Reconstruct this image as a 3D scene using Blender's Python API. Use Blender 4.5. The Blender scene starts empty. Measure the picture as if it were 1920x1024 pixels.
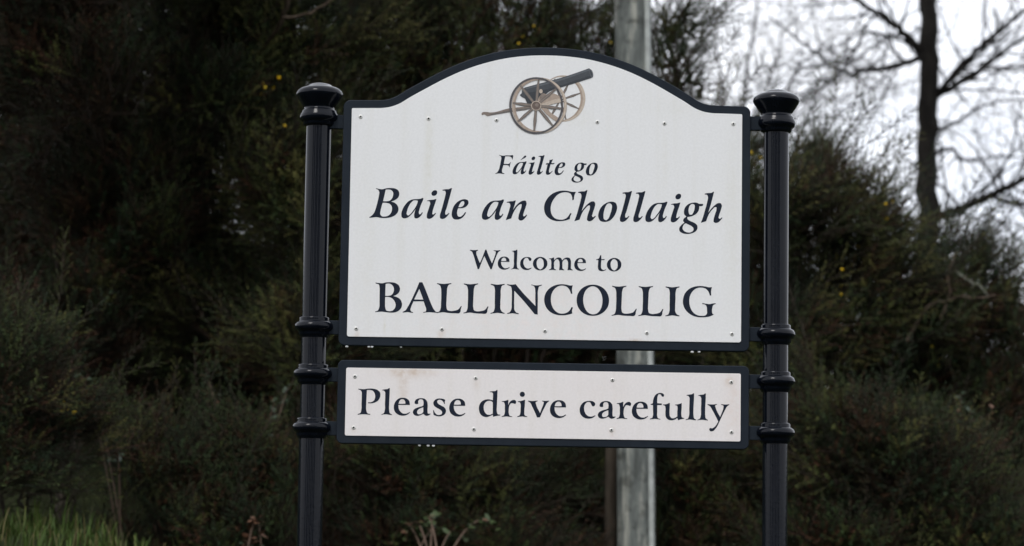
import bpy, bmesh, math, random
import numpy as np
from mathutils import Vector, Matrix, Quaternion

# ------------------------------------------------------------------ camera
sc = bpy.context.scene
COL = sc.collection
PW, PH, FPX = 1920.0, 1024.0, 5200.0            # photograph size and focal length in its pixels
PITCH, YAW, ROLL = 0.11460732, 0.00404013, 0.01492817
CAM = np.array([-0.1541924, -9.6766687, 1.35])


def cam_axes():
    cy, sy = math.cos(YAW), math.sin(YAW)
    cp, sp = math.cos(PITCH), math.sin(PITCH)
    f = np.array([sy * cp, cy * cp, sp])
    r = np.array([cy, -sy, 0.0])
    u = np.cross(r, f)
    c, s = math.cos(ROLL), math.sin(ROLL)
    return c * r + s * u, -s * r + c * u, f


RIGHT, UP, FWD = cam_axes()
cd = bpy.data.cameras.new("camera")
cam = bpy.data.objects.new("camera", cd)
COL.objects.link(cam)
cd.sensor_width = 36.0
cd.sensor_fit = 'HORIZONTAL'
cd.lens = FPX / PW * 36.0
cd.clip_start = 0.1
cd.clip_end = 3000.0
cd.dof.use_dof = True
cd.dof.focus_distance = 9.75
cd.dof.aperture_fstop = 2.7
cam.matrix_world = Matrix(((RIGHT[0], UP[0], -FWD[0], CAM[0]),
                           (RIGHT[1], UP[1], -FWD[1], CAM[1]),
                           (RIGHT[2], UP[2], -FWD[2], CAM[2]), (0, 0, 0, 1)))
sc.camera = cam

# ------------------------------------------------------------------ sky, sun, exposure
SUN_EL, SUN_AZ = math.radians(48), math.radians(205)      # azimuth from +Y, clockwise: behind the camera, a little to the left
world = bpy.data.worlds.new("World")
sc.world = world
world.use_nodes = True
wn, wl = world.node_tree.nodes, world.node_tree.links
wn.clear()
w_out = wn.new("ShaderNodeOutputWorld")
w_bg = wn.new("ShaderNodeBackground")
w_bg.inputs[1].default_value = 0.1
w_sky = wn.new("ShaderNodeTexSky")
w_sky.sky_type = 'NISHITA'
w_sky.sun_disc = False
w_sky.sun_elevation = SUN_EL
w_sky.sun_rotation = SUN_AZ
w_sky.dust_density = 3.0
w_tc = wn.new("ShaderNodeTexCoord")
w_map = wn.new("ShaderNodeMapping")
w_map.inputs['Scale'].default_value = (1.0, 1.0, 2.2)
w_noise = wn.new("ShaderNodeTexNoise")
w_noise.inputs['Scale'].default_value = 5.0
w_noise.inputs['Detail'].default_value = 7.0
w_noise.inputs['Roughness'].default_value = 0.55
w_ramp = wn.new("ShaderNodeValToRGB")
w_ramp.color_ramp.elements[0].position = 0.34
w_ramp.color_ramp.elements[0].color = (8.6, 9.05, 10.1, 1)
w_ramp.color_ramp.elements[1].position = 0.62
w_ramp.color_ramp.elements[1].color = (10.5, 10.65, 11.2, 1)
w_mix = wn.new("ShaderNodeMix")
w_mix.data_type = 'RGBA'
w_mix.inputs[0].default_value = 0.9                       # cloud cover over the clear sky
wl.new(w_tc.outputs['Generated'], w_map.inputs[0])
wl.new(w_map.outputs[0], w_noise.inputs['Vector'])
wl.new(w_noise.outputs[0], w_ramp.inputs[0])
wl.new(w_sky.outputs[0], w_mix.inputs[6])
wl.new(w_ramp.outputs[0], w_mix.inputs[7])
wl.new(w_mix.outputs[2], w_bg.inputs[0])
wl.new(w_bg.outputs[0], w_out.inputs[0])

sd = bpy.data.lights.new("sun", 'SUN')
sd.energy = 1.0
sd.angle = math.radians(18)
sd.color = (1.0, 0.97, 0.94)
sun = bpy.data.objects.new("sun", sd)
COL.objects.link(sun)
sdir = Vector((math.sin(SUN_AZ) * math.cos(SUN_EL), math.cos(SUN_AZ) * math.cos(SUN_EL), math.sin(SUN_EL)))
sun.rotation_euler = sdir.to_track_quat('Z', 'Y').to_euler()
sun.location = sdir * 30

sc.view_settings.view_transform = 'Standard'
sc.view_settings.look = 'None'
sc.view_settings.gamma = 1.0
sc.view_settings.use_curve_mapping = False
sc.view_settings.exposure = 0.56
sc.render.engine = 'CYCLES'
sc.cycles.use_denoising = True
sc.cycles.max_bounces = 6
sc.cycles.sample_clamp_indirect = 6.0

rng = np.random.default_rng(7)
random.seed(7)


# ------------------------------------------------------------------ helpers
def unproject(px, py, Y):
    d = FWD + RIGHT * ((px - PW / 2) / FPX) + UP * ((PH / 2 - py) / FPX)
    t = (Y - CAM[1]) / d[1]
    return CAM + d * t


def project(P):
    d = np.asarray(P) - CAM
    z = d @ FWD
    return PW / 2 + FPX * (d @ RIGHT) / z, PH / 2 - FPX * (d @ UP) / z


def plane(px, py):                                         # photograph pixel -> (X, Z) on the sign's plane
    p = unproject(px, py, 0.0)
    return p[0], p[2]


def lin(r, g, b):
    return tuple(((c / 255) / 12.92 if c / 255 <= 0.04045 else ((c / 255 + 0.055) / 1.055) ** 2.4) for c in (r, g, b))


def obj(name, me, mats=None, parent=None, **props):
    o = bpy.data.objects.new(name, me)
    COL.objects.link(o)
    if me is not None and mats is not None and len(me.materials) == 0:
        for m in (mats if isinstance(mats, (list, tuple)) else [mats]):
            me.materials.append(m)
    if parent is not None:
        o.parent = parent
    for k, v in props.items():
        o[k] = v
    return o


def thing(name, label, cat, loc=(0, 0, 0), group=None):
    o = bpy.data.objects.new(name, None)
    COL.objects.link(o)
    o.empty_display_size = 0.1
    o.location = loc
    o['label'] = label
    o['category'] = cat
    if group:
        o['group'] = group
    return o


def mesh_np(name, V, F, smooth=False, attrs=None, mat_idx=None):
    """mesh from arrays; F is (n,3) or (n,4)"""
    V = np.asarray(V, dtype=np.float32)
    F = np.asarray(F, dtype=np.int32)
    k = F.shape[1]
    me = bpy.data.meshes.new(name)
    me.vertices.add(len(V))
    me.vertices.foreach_set("co", V.ravel())
    me.loops.add(F.size)
    me.loops.foreach_set("vertex_index", F.ravel())
    me.polygons.add(len(F))
    me.polygons.foreach_set("loop_start", np.arange(0, F.size, k, dtype=np.int32))
    if mat_idx is not None:
        me.polygons.foreach_set("material_index", np.asarray(mat_idx, dtype=np.int32))
    if smooth:
        me.polygons.foreach_set("use_smooth", np.ones(len(F), dtype=bool))
    for an, av in (attrs or {}).items():
        a = me.attributes.new(an, 'FLOAT', 'POINT')
        a.data.foreach_set("value", np.asarray(av, dtype=np.float32))
    me.update(calc_edges=True)
    me.validate()
    return me


def tube_np(pts, radii, sides=8, cap=True):
    """swept tube as quads; returns V, F(quads)"""
    pts = np.asarray(pts, float)
    n = len(pts)
    tang = np.gradient(pts, axis=0)
    tang /= np.linalg.norm(tang, axis=1)[:, None] + 1e-9
    ref = np.array([0.31, 0.17, 0.93])
    if abs(tang[0] @ ref) > 0.9:
        ref = np.array([1.0, 0.1, 0.0])
    a = np.linspace(0, 2 * math.pi, sides, endpoint=False)
    V = []
    for i in range(n):
        b = np.cross(tang[i], ref)
        b /= np.linalg.norm(b) + 1e-9
        c = np.cross(tang[i], b)
        V.append(pts[i] + radii[i] * (np.cos(a)[:, None] * b + np.sin(a)[:, None] * c))
    V = np.concatenate(V)
    F = []
    for i in range(n - 1):
        for j in range(sides):
            k = (j + 1) % sides
            F.append((i * sides + j, i * sides + k, (i + 1) * sides + k, (i + 1) * sides + j))
    return V, np.array(F)


class Acc:
    """collects vertex/face arrays of one face size"""
    def __init__(self):
        self.V, self.F, self.n, self.M = [], [], 0, []

    def add(self, V, F, m=0):
        self.V.append(V)
        self.F.append(np.asarray(F) + self.n)
        self.M.append(np.full(len(F), m))
        self.n += len(V)

    def mesh(self, name, smooth=True):
        return mesh_np(name, np.concatenate(self.V), np.concatenate(self.F), smooth, mat_idx=np.concatenate(self.M))


def lathe(name, prof, cx, cy, segs=48, smooth=True):
    """prof: list of (r, z) from top to bottom"""
    bm = bmesh.new()
    rings = []
    for r, z in prof:
        if r < 1e-5:
            rings.append([bm.verts.new((cx, cy, z))])
        else:
            rings.append([bm.verts.new((cx + r * math.cos(2 * math.pi * i / segs), cy + r * math.sin(2 * math.pi * i / segs), z)) for i in range(segs)])
    for A, B in zip(rings, rings[1:]):
        for i in range(segs):
            j = (i + 1) % segs
            if len(A) == 1:
                bm.faces.new((A[0], B[i], B[j]))
            elif len(B) == 1:
                bm.faces.new((A[i], B[0], A[j]))
            else:
                bm.faces.new((A[i], B[i], B[j], A[j]))
    bmesh.ops.recalc_face_normals(bm, faces=bm.faces)
    me = bpy.data.meshes.new(name)
    bm.to_mesh(me)
    bm.free()
    if smooth:
        me.polygons.foreach_set("use_smooth", np.ones(len(me.polygons), dtype=bool))
        try:
            me.set_sharp_from_angle(angle=math.radians(50))
        except Exception:
            pass
    return me


def box_mesh(name, x0, x1, y0, y1, z0, z1, bev=0.002):
    bm = bmesh.new()
    bmesh.ops.create_cube(bm, size=1)
    for v in bm.verts:
        v.co = Vector(((x0 + x1) / 2 + v.co.x * (x1 - x0), (y0 + y1) / 2 + v.co.y * (y1 - y0), (z0 + z1) / 2 + v.co.z * (z1 - z0)))
    if bev:
        bmesh.ops.bevel(bm, geom=list(bm.edges), offset=bev, segments=2, affect='EDGES', profile=0.7)
    me = bpy.data.meshes.new(name)
    bm.to_mesh(me)
    bm.free()
    return me


def fill_arrays(contours, extrude, bevel, y_front):
    """flat outline(s) in (x, z) -> arrays of a thin plate whose front face lies at y_front, facing -Y"""
    cu = bpy.data.curves.new("outline", 'CURVE')
    cu.dimensions = '2D'
    cu.fill_mode = 'BOTH'
    cu.extrude = extrude
    cu.bevel_depth = bevel
    cu.bevel_resolution = 2
    cu.offset = -bevel
    for c in contours:
        s = cu.splines.new('POLY')
        s.points.add(len(c) - 1)
        for p, (x, y) in zip(s.points, c):
            p.co = (x, y, 0, 1)
        s.use_cyclic_u = True
    o = bpy.data.objects.new("outline", cu)
    me = bpy.data.meshes.new_from_object(o)
    V = np.zeros(len(me.vertices) * 3)
    me.vertices.foreach_get("co", V)
    V = V.reshape(-1, 3)
    top = V[:, 2].max() if len(V) else 0
    V2 = np.stack([V[:, 0], y_front - (V[:, 2] - top), V[:, 1]], 1)
    faces = [tuple(p.vertices) for p in me.polygons]
    bpy.data.objects.remove(o)
    bpy.data.curves.remove(cu)
    bpy.data.meshes.remove(me)
    return V2, faces


def plate_mesh(name, layers):
    """layers: (contours, extrude, bevel, y_front, material index)"""
    V, F, M, n = [], [], [], 0
    for contours, ex, bev, yf, mi in layers:
        v, f = fill_arrays(contours, ex, bev, yf)
        V.extend(map(tuple, v))
        F.extend(tuple(i + n for i in t) for t in f)
        M.extend([mi] * len(f))
        n += len(v)
    me = bpy.data.meshes.new(name)
    me.from_pydata(V, [], F)
    me.polygons.foreach_set("material_index", np.array(M, dtype=np.int32))
    me.update()
    return me


# ------------------------------------------------------------------ materials
def new_mat(name):
    m = bpy.data.materials.new(name)
    m.use_nodes = True
    nt = m.node_tree
    b = nt.nodes['Principled BSDF']
    return m, nt, b


def flat_mat(name, rgb, rough=0.5, metal=0.0, noise=0.0, nscale=30.0):
    m, nt, b = new_mat(name)
    b.inputs['Base Color'].default_value = (*rgb, 1)
    b.inputs['Roughness'].default_value = rough
    b.inputs['Metallic'].default_value = metal
    if noise:
        n = nt.nodes.new("ShaderNodeTexNoise")
        n.inputs['Scale'].default_value = nscale
        n.inputs['Detail'].default_value = 5
        tc = nt.nodes.new("ShaderNodeTexCoord")
        r = nt.nodes.new("ShaderNodeValToRGB")
        r.color_ramp.elements[0].color = (*[c * (1 - noise) for c in rgb], 1)
        r.color_ramp.elements[1].color = (*[c * (1 + noise) for c in rgb], 1)
        r.color_ramp.elements[0].position = 0.3
        r.color_ramp.elements[1].position = 0.7
        nt.links.new(tc.outputs['Object'], n.inputs['Vector'])
        nt.links.new(n.outputs[0], r.inputs[0])
        nt.links.new(r.outputs[0], b.inputs['Base Color'])
    return m


def paint_mat(name, rgb, rough, spec=0.5):
    """painted metal: slight orange peel, dust and rain marks"""
    m, nt, b = new_mat(name)
    N, L = nt.nodes, nt.links
    tc = N.new("ShaderNodeTexCoord")
    n1 = N.new("ShaderNodeTexNoise")
    n1.inputs['Scale'].default_value = 9
    n1.inputs['Detail'].default_value = 8
    n1.inputs['Roughness'].default_value = 0.65
    mp = N.new("ShaderNodeMapping")
    mp.inputs['Scale'].default_value = (1.6, 1.6, 0.9)
    L.new(tc.outputs['Object'], mp.inputs[0])
    L.new(mp.outputs[0], n1.inputs['Vector'])
    r = N.new("ShaderNodeValToRGB")
    r.color_ramp.elements[0].position = 0.35
    r.color_ramp.elements[0].color = (*rgb, 1)
    r.color_ramp.elements[1].position = 0.8
    r.color_ramp.elements[1].color = (rgb[0] * 1.35 + 0.003, rgb[1] * 1.35 + 0.003, rgb[2] * 1.3 + 0.003, 1)
    L.new(n1.outputs[0], r.inputs[0])
    L.new(r.outputs[0], b.inputs['Base Color'])
    rr = N.new("ShaderNodeMapRange")
    rr.inputs[3].default_value = rough * 0.8
    rr.inputs[4].default_value = rough * 1.5
    L.new(n1.outputs[0], rr.inputs[0])
    L.new(rr.outputs[0], b.inputs['Roughness'])
    n2 = N.new("ShaderNodeTexNoise")
    n2.inputs['Scale'].default_value = 90
    n2.inputs['Detail'].default_value = 6
    L.new(tc.outputs['Object'], n2.inputs['Vector'])
    bp = N.new("ShaderNodeBump")
    bp.inputs['Strength'].default_value = 0.12
    bp.inputs['Distance'].default_value = 0.002
    L.new(n2.outputs[0], bp.inputs['Height'])
    L.new(bp.outputs[0], b.inputs['Normal'])
    b.inputs['Specular IOR Level'].default_value = spec
    return m


def panel_mat(name, rgb, stains_and_glow):
    """white sheet with rain streaks, specks and rusty staining of its own shape, plus a painted pink glow; stains_and_glow: (x, z, rx, rz, strength, colour)"""
    m, nt, b = new_mat(name)
    N, L = nt.nodes, nt.links
    tc = N.new("ShaderNodeTexCoord")
    # vertical streaks
    mp = N.new("ShaderNodeMapping")
    mp.inputs['Scale'].default_value = (13, 1, 0.8)
    L.new(tc.outputs['Object'], mp.inputs[0])
    n = N.new("ShaderNodeTexNoise")
    n.inputs['Scale'].default_value = 1.3
    n.inputs['Detail'].default_value = 6
    L.new(mp.outputs[0], n.inputs['Vector'])
    r = N.new("ShaderNodeValToRGB")
    r.color_ramp.elements[0].position = 0.5
    r.color_ramp.elements[0].color = (*rgb, 1)
    r.color_ramp.elements[1].position = 0.85
    r.color_ramp.elements[1].color = (rgb[0] * 0.945, rgb[1] * 0.935, rgb[2] * 0.90, 1)
    L.new(n.outputs[0], r.inputs[0])
    # fine mottling
    n3 = N.new("ShaderNodeTexNoise")
    n3.inputs['Scale'].default_value = 120
    n3.inputs['Detail'].default_value = 4
    L.new(tc.outputs['Object'], n3.inputs['Vector'])
    mr = N.new("ShaderNodeMapRange")
    mr.inputs[1].default_value = 0.3
    mr.inputs[2].default_value = 0.7
    mr.inputs[3].default_value = 0.955
    mr.inputs[4].default_value = 1.02
    L.new(n3.outputs[0], mr.inputs[0])
    mul = N.new("ShaderNodeMix")
    mul.data_type = 'RGBA'
    mul.blend_type = 'MULTIPLY'
    mul.inputs[0].default_value = 1.0
    L.new(r.outputs[0], mul.inputs[6])
    L.new(mr.outputs[0], mul.inputs[7])
    cur = mul.outputs[2]
    # warp for stain and glow edges
    nw = N.new("ShaderNodeTexNoise")
    nw.inputs['Scale'].default_value = 34
    nw.inputs['Detail'].default_value = 5
    nw.inputs['Roughness'].default_value = 0.7
    L.new(tc.outputs['Object'], nw.inputs['Vector'])
    sep = N.new("ShaderNodeSeparateXYZ")
    L.new(tc.outputs['Object'], sep.inputs[0])

    def math_node(op, a, bb=None):
        q = N.new("ShaderNodeMath")
        q.operation = op
        for i, v in enumerate((a, bb)):
            if v is None:
                continue
            if isinstance(v, (int, float)):
                q.inputs[i].default_value = v
            else:
                L.new(v, q.inputs[i])
        return q.outputs[0]
    for (x, z, rx, rz, st, c) in stains_and_glow:
        dx = math_node('DIVIDE', math_node('SUBTRACT', sep.outputs[0], x), rx)
        dz = math_node('DIVIDE', math_node('SUBTRACT', sep.outputs[2], z), rz)
        d2 = math_node('ADD', math_node('MULTIPLY', dx, dx), math_node('MULTIPLY', dz, dz))
        g = math_node('POWER', 2.718, math_node('MULTIPLY', d2, -1.0))
        w = math_node('SUBTRACT', math_node('MULTIPLY', nw.outputs[0], 3.2), 0.9)
        g = math_node('MULTIPLY', g, w)
        g = math_node('MULTIPLY', g, st)
        g = math_node('MINIMUM', math_node('MAXIMUM', g, 0.0), 0.75)
        mx = N.new("ShaderNodeMix")
        mx.data_type = 'RGBA'
        L.new(g, mx.inputs[0])
        L.new(cur, mx.inputs[6])
        mx.inputs[7].default_value = (*c, 1)
        cur = mx.outputs[2]
    L.new(cur, b.inputs['Base Color'])
    b.inputs['Roughness'].default_value = 0.45
    return m


def foliage_mat(name, stops, rough=0.55):
    m, nt, b = new_mat(name)
    N, L = nt.nodes, nt.links
    a = N.new("ShaderNodeAttribute")
    a.attribute_name = "tint"
    r = N.new("ShaderNodeValToRGB")
    els = r.color_ramp.elements
    while len(els) < len(stops):
        els.new(0.5)
    for e, (p, c) in zip(els, stops):
        e.position = p
        e.color = (*c, 1)
    L.new(a.outputs['Fac'], r.inputs[0])
    L.new(r.outputs[0], b.inputs['Base Color'])
    b.inputs['Roughness'].default_value = rough
    b.inputs['Specular IOR Level'].default_value = 0.12
    return m


def bark_mat(name, c0, c1, scale=(14, 14, 2.0), bump=0.5):
    m, nt, b = new_mat(name)
    N, L = nt.nodes, nt.links
    tc = N.new("ShaderNodeTexCoord")
    mp = N.new("ShaderNodeMapping")
    mp.inputs['Scale'].default_value = scale
    L.new(tc.outputs['Object'], mp.inputs[0])
    n = N.new("ShaderNodeTexNoise")
    n.inputs['Scale'].default_value = 2.0
    n.inputs['Detail'].default_value = 8
    n.inputs['Roughness'].default_value = 0.7
    L.new(mp.outputs[0], n.inputs['Vector'])
    r = N.new("ShaderNodeValToRGB")
    r.color_ramp.elements[0].position = 0.35
    r.color_ramp.elements[0].color = (*c0, 1)
    r.color_ramp.elements[1].position = 0.68
    r.color_ramp.elements[1].color = (*c1, 1)
    L.new(n.outputs[0], r.inputs[0])
    L.new(r.outputs[0], b.inputs['Base Color'])
    b.inputs['Roughness'].default_value = 0.9
    b.inputs['Specular IOR Level'].default_value = 0.1
    bp = N.new("ShaderNodeBump")
    bp.inputs['Strength'].default_value = bump
    bp.inputs['Distance'].default_value = 0.01
    L.new(n.outputs[0], bp.inputs['Height'])
    L.new(bp.outputs[0], b.inputs['Normal'])
    return m


M_POST = paint_mat("black_gloss_paint", (0.0015, 0.0026, 0.0054), 0.12, 0.19)
M_FRAME = paint_mat("dark_navy_paint", (0.0095, 0.0140, 0.0205), 0.5, 0.12)
M_INK = flat_mat("navy_ink", (0.0095, 0.0145, 0.027), 0.5, noise=0.2, nscale=60)
M_INK.node_tree.nodes["Principled BSDF"].inputs["Specular IOR Level"].default_value = 0.15
M_RIVET = flat_mat("aluminium", (0.60, 0.60, 0.57), 0.45, 0.45)
M_HOLE = flat_mat("rivet_hole", (0.03, 0.028, 0.025), 0.7)
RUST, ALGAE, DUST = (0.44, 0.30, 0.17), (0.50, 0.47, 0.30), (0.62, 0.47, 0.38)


def st(px, py, rx, ry, s, c):
    x, z = plane(px, py)
    k = 1 / 537.0
    return (x, z, rx * k, ry * k, s, c)


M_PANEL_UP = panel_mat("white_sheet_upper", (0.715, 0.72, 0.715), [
    st(806, 275, 7, 60, 0.22, ALGAE), st(802, 330, 10, 55, 0.12, ALGAE), st(829, 628, 7, 9, 0.45, RUST),
    st(669, 630, 6, 8, 0.35, RUST), st(722, 615, 2.5, 14, 0.4, ALGAE), st(1245, 300, 8, 70, 0.10, ALGAE),
    st(690, 470, 16, 150, 0.10, ALGAE), st(1372, 420, 14, 170, 0.14, ALGAE), st(1085, 225, 24, 16, 0.12, ALGAE),
    st(1010, 600, 240, 85, 0.26, (0.80, 0.66, 0.60)), st(1190, 640, 12, 4, 0.4, RUST), st(970, 260, 2.5, 22, 0.2, ALGAE), st(1290, 205, 60, 20, 0.10, ALGAE)])  # wide pink patch: pinkish light low on the board, painted into the colour
M_PANEL_LO = panel_mat("white_sheet_lower", (0.735, 0.703, 0.688), [  # warmer base than the upper sheet: the pink light is put into it
    st(758, 700, 34, 9, 0.5, RUST), st(757, 722, 8, 26, 0.42, RUST), st(792, 700, 30, 8, 0.25, RUST),
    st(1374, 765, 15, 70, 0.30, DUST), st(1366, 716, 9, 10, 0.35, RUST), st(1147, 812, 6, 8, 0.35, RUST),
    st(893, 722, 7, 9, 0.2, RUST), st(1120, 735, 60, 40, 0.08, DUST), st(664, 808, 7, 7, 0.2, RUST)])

# ------------------------------------------------------------------ ground
def hnoise(x, y):
    return (0.05 * np.sin(1.7 * x + 0.6 * y) + 0.04 * np.sin(2.9 * y - 1.1 * x + 1.3) + 0.03 * np.sin(5.1 * x + 3.7 * y))


def sstep(a, b, x):
    t = np.clip((x - a) / (b - a), 0, 1)
    return t * t * (3 - 2 * t)


def ground_z(x, y):
    x, y = np.asarray(x, float), np.asarray(y, float)
    hb = 1.34 + 0.25 * sstep(-1.35, -2.35, x) + 0.0 * y
    bank = sstep(0.9, 3.1, y)
    far = sstep(14, 60, y)
    hill = sstep(6.6, 9.8, y) * (1.35 + 0.9 * sstep(0.6, -1.6, x))
    return bank * hb + hill + hnoise(x, y) * (0.3 + 0.7 * bank) * sstep(0.25, 0.8, np.abs(y) + 0 * x) * (1 - far) - 0.02 * sstep(1, 30, np.abs(x))


gx = np.concatenate([[-900, -300, -100, -50, -25], np.linspace(-14, 14, 113), [25, 50, 100, 300, 900]])
gy = np.concatenate([[-600, -200, -60, -25], np.linspace(-12, 14, 121), [18, 25, 40, 70, 150, 400, 1500]])
GX, GY = np.meshgrid(gx, gy)
GV = np.stack([GX.ravel(), GY.ravel(), ground_z(GX, GY).ravel()], 1)
nx = len(gx)
ii, jj = np.meshgrid(np.arange(len(gx) - 1), np.arange(len(gy) - 1))
a0 = (jj * nx + ii).ravel()
GF = np.stack([a0, a0 + 1, a0 + 1 + nx, a0 + nx], 1)
M_GROUND = bark_mat("grassy_soil", (0.012, 0.014, 0.006), (0.026, 0.032, 0.012), (3, 3, 3), 0.4)
obj("ground", mesh_np("ground", GV, GF, True), M_GROUND, kind="structure")

# ------------------------------------------------------------------ lettering outlines (traced as curves through points; * marks a corner)
def G(rx, ry, zoom, *contours):
    out = []
    for c in contours:
        pts = []
        for tok in c.split():
            k = tok.endswith('*')
            x, y = tok.rstrip('*').split(',')
            pts.append((rx + float(x) / zoom, ry + float(y) / zoom, k))
        out.append(pts)
    return out


def smooth_outline(pts, n=5):
    N = len(pts)
    P = [np.array(p[:2]) for p in pts]
    K = [p[2] for p in pts]
    T_in, T_out = [], []
    for i in range(N):
        a, b, c = P[i - 1], P[i], P[(i + 1) % N]
        if K[i]:
            T_in.append(b - a)
            T_out.append(c - b)
        else:
            la, lc = np.linalg.norm(b - a) + 1e-6, np.linalg.norm(c - b) + 1e-6
            d = (b - a) / la * lc + (c - b) / lc * la
            d = d / (la + lc)
            T_in.append(d * la)
            T_out.append(d * lc)
    out = []
    for i in range(N):
        j = (i + 1) % N
        if K[i] and K[j]:
            out.append(P[i])
            continue
        for k in range(n):
            t = k / n
            h00, h10, h01, h11 = 2*t**3 - 3*t*t + 1, t**3 - 2*t*t + t, -2*t**3 + 3*t*t, t**3 - t*t
            out.append(h00 * P[i] + h10 * T_out[i] + h01 * P[j] + h11 * T_in[j])
    return out


IT = {
 'B': G(690, 345, 12,
  "188,125* 260,143 330,150 420,128 520,122 620,135 690,180 712,255 690,330 620,390 530,428* 600,450 660,500 693,580 680,660 620,730 520,778 400,795 300,793 200,775 110,785 38,790* 45,770* 100,735 150,670 190,560 225,430 255,290 262,210 240,165 192,140*",
  "408,158* 460,155 530,170 572,220 572,290 545,360 490,408 420,420 347,418*",
  "338,452* 420,455 490,475 540,530 548,610 520,690 460,745 390,762 320,755 285,710 290,640 310,550"),
 'a': G(690, 345, 12,
  "1255,352* 1245,390 1205,480 1165,600 1150,680 1165,712 1190,705 1222,665* 1240,675* 1215,720 1150,785 1095,805 1055,790 1045,740 1060,650 1078,595* 1030,660 970,730 890,790 820,803 770,780 757,715 785,600 850,490 940,405 1030,375 1130,370 1195,360 1225,347*",
  "1130,412* 1095,400 1040,400 980,445 920,540 885,640 878,710 905,738 950,715 1010,645 1070,560 1110,480"),
 'i': G(690, 345, 12,
  "1545,368* 1520,450 1480,570 1455,670 1455,712 1480,712 1520,680* 1535,690* 1490,750 1430,800 1375,815 1335,795 1328,740 1350,650 1385,540 1405,460 1390,425 1330,415* 1335,405* 1400,390 1470,385 1520,372*",
  "1515,172 1550,185 1562,222 1540,275 1485,298 1445,285 1432,250 1455,198"),
 'l': G(690, 345, 12,
  "1895,125* 1870,220 1820,400 1770,580 1740,680 1750,720 1780,715 1820,680* 1835,690* 1790,750 1725,805 1670,818 1630,800 1622,745 1650,640 1700,460 1740,300 1752,220 1740,190 1680,180* 1685,160* 1750,150 1820,147 1870,125*"),
 'e': G(800, 345, 12,
  "870,375 930,400 945,455 910,520 830,568 710,578* 690,640 690,710 715,760 760,765 815,730 870,662* 890,672* 850,740 780,805 690,830 610,815 570,750 575,640 620,520 700,430 790,385",
  "718,553* 770,550 825,520 850,460 838,420 805,418 760,460 735,505"),
 'n': G(895, 350, 12,
  "865,340* 845,420 800,555* 860,470 940,390 1020,348 1085,350 1105,400 1085,490 1045,610 1030,680 1045,700 1065,690 1105,658* 1118,672* 1075,730 1010,785 960,790 925,760 925,700 955,590 990,480 990,425 960,428 900,475 840,560 795,650 760,745* 638,783* 680,670 720,540 740,440 725,402 660,390* 662,375* 740,360 800,358 835,345*"),
 'C': G(1010, 350, 12,
  "832,148* 800,220 785,325* 750,335* 745,260 710,190 640,160 550,160 440,200 350,290 285,410 265,540 290,660 360,740 450,770 550,768 630,730 705,625* 735,635* 705,700 695,758* 620,785 500,805 370,800 250,755 160,670 120,550 130,420 190,300 290,200 420,140 560,120 660,130 740,148 800,150"),
 'h': G(1010, 350, 12,
  "1092,110* 1070,200 1020,390 960,580* 1030,490 1110,410 1190,363 1240,368 1265,410 1250,500 1205,640 1195,700 1215,715 1265,685* 1280,695* 1240,745 1175,800 1120,808 1085,785 1085,720 1115,610 1145,510 1140,455 1115,455 1060,500 990,590 950,670 915,770* 795,808* 840,690 890,520 940,330 955,230 940,185 880,168* 885,150* 960,138 1030,135 1070,112*"),
 'o': G(1010, 350, 12,
  "1640,368 1720,395 1755,480 1735,600 1670,720 1580,800 1470,822 1380,800 1335,720 1345,600 1400,490 1500,405",
  "1590,405 1635,440 1632,540 1600,650 1560,745 1510,785 1465,765 1450,680 1465,570 1500,470 1545,415"),
 'g': G(1220, 360, 12,
  "1165,300* 1160,335 1120,350 1078,350* 1070,430 1010,520 920,570 810,595* 815,640 870,680 960,720 1030,780 1035,860 990,920 900,960 800,973 700,955 635,905 630,840 670,780 745,715* 715,680 725,640 790,580* 745,540 735,460 765,370 840,300 940,270 1020,272 1075,298* 1120,298",
  "930,298 970,320 972,400 950,480 905,540 860,535 838,480 842,400 875,325",
  "770,735 830,760 900,795 945,840 945,890 900,930 820,940 750,915 705,860 715,790"),
 'F': G(920, 285, 19.2,
  "310,160* 380,180 450,190 560,175 680,178 790,165* 810,190* 800,250 785,330* 770,320* 745,250 690,218 600,210 520,212* 470,480* 560,485 650,480 690,450 715,420* 730,425* 695,510 685,600* 672,600* 640,540 560,525 460,525* 430,620 405,740 415,790 490,820* 495,842* 420,838 320,825 240,830 165,842* 170,825* 230,790 285,710 330,560 365,380 380,250 365,205 310,180*"),
 'acute': G(920, 285, 19.2, "1240,185 1275,190 1270,230 1180,290 1065,352* 1075,335* 1150,265"),
 't': G(1010, 290, 16,
  "425,180* 400,240 375,298* 420,300 470,290* 470,305* 440,330 350,335* 330,420 305,520 310,580 340,580 400,528* 415,535* 370,590 310,640 260,650 220,630 212,580 230,480 262,340* 215,345* 205,335* 225,308 300,300* 315,250 320,205* 370,200"),
}
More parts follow.
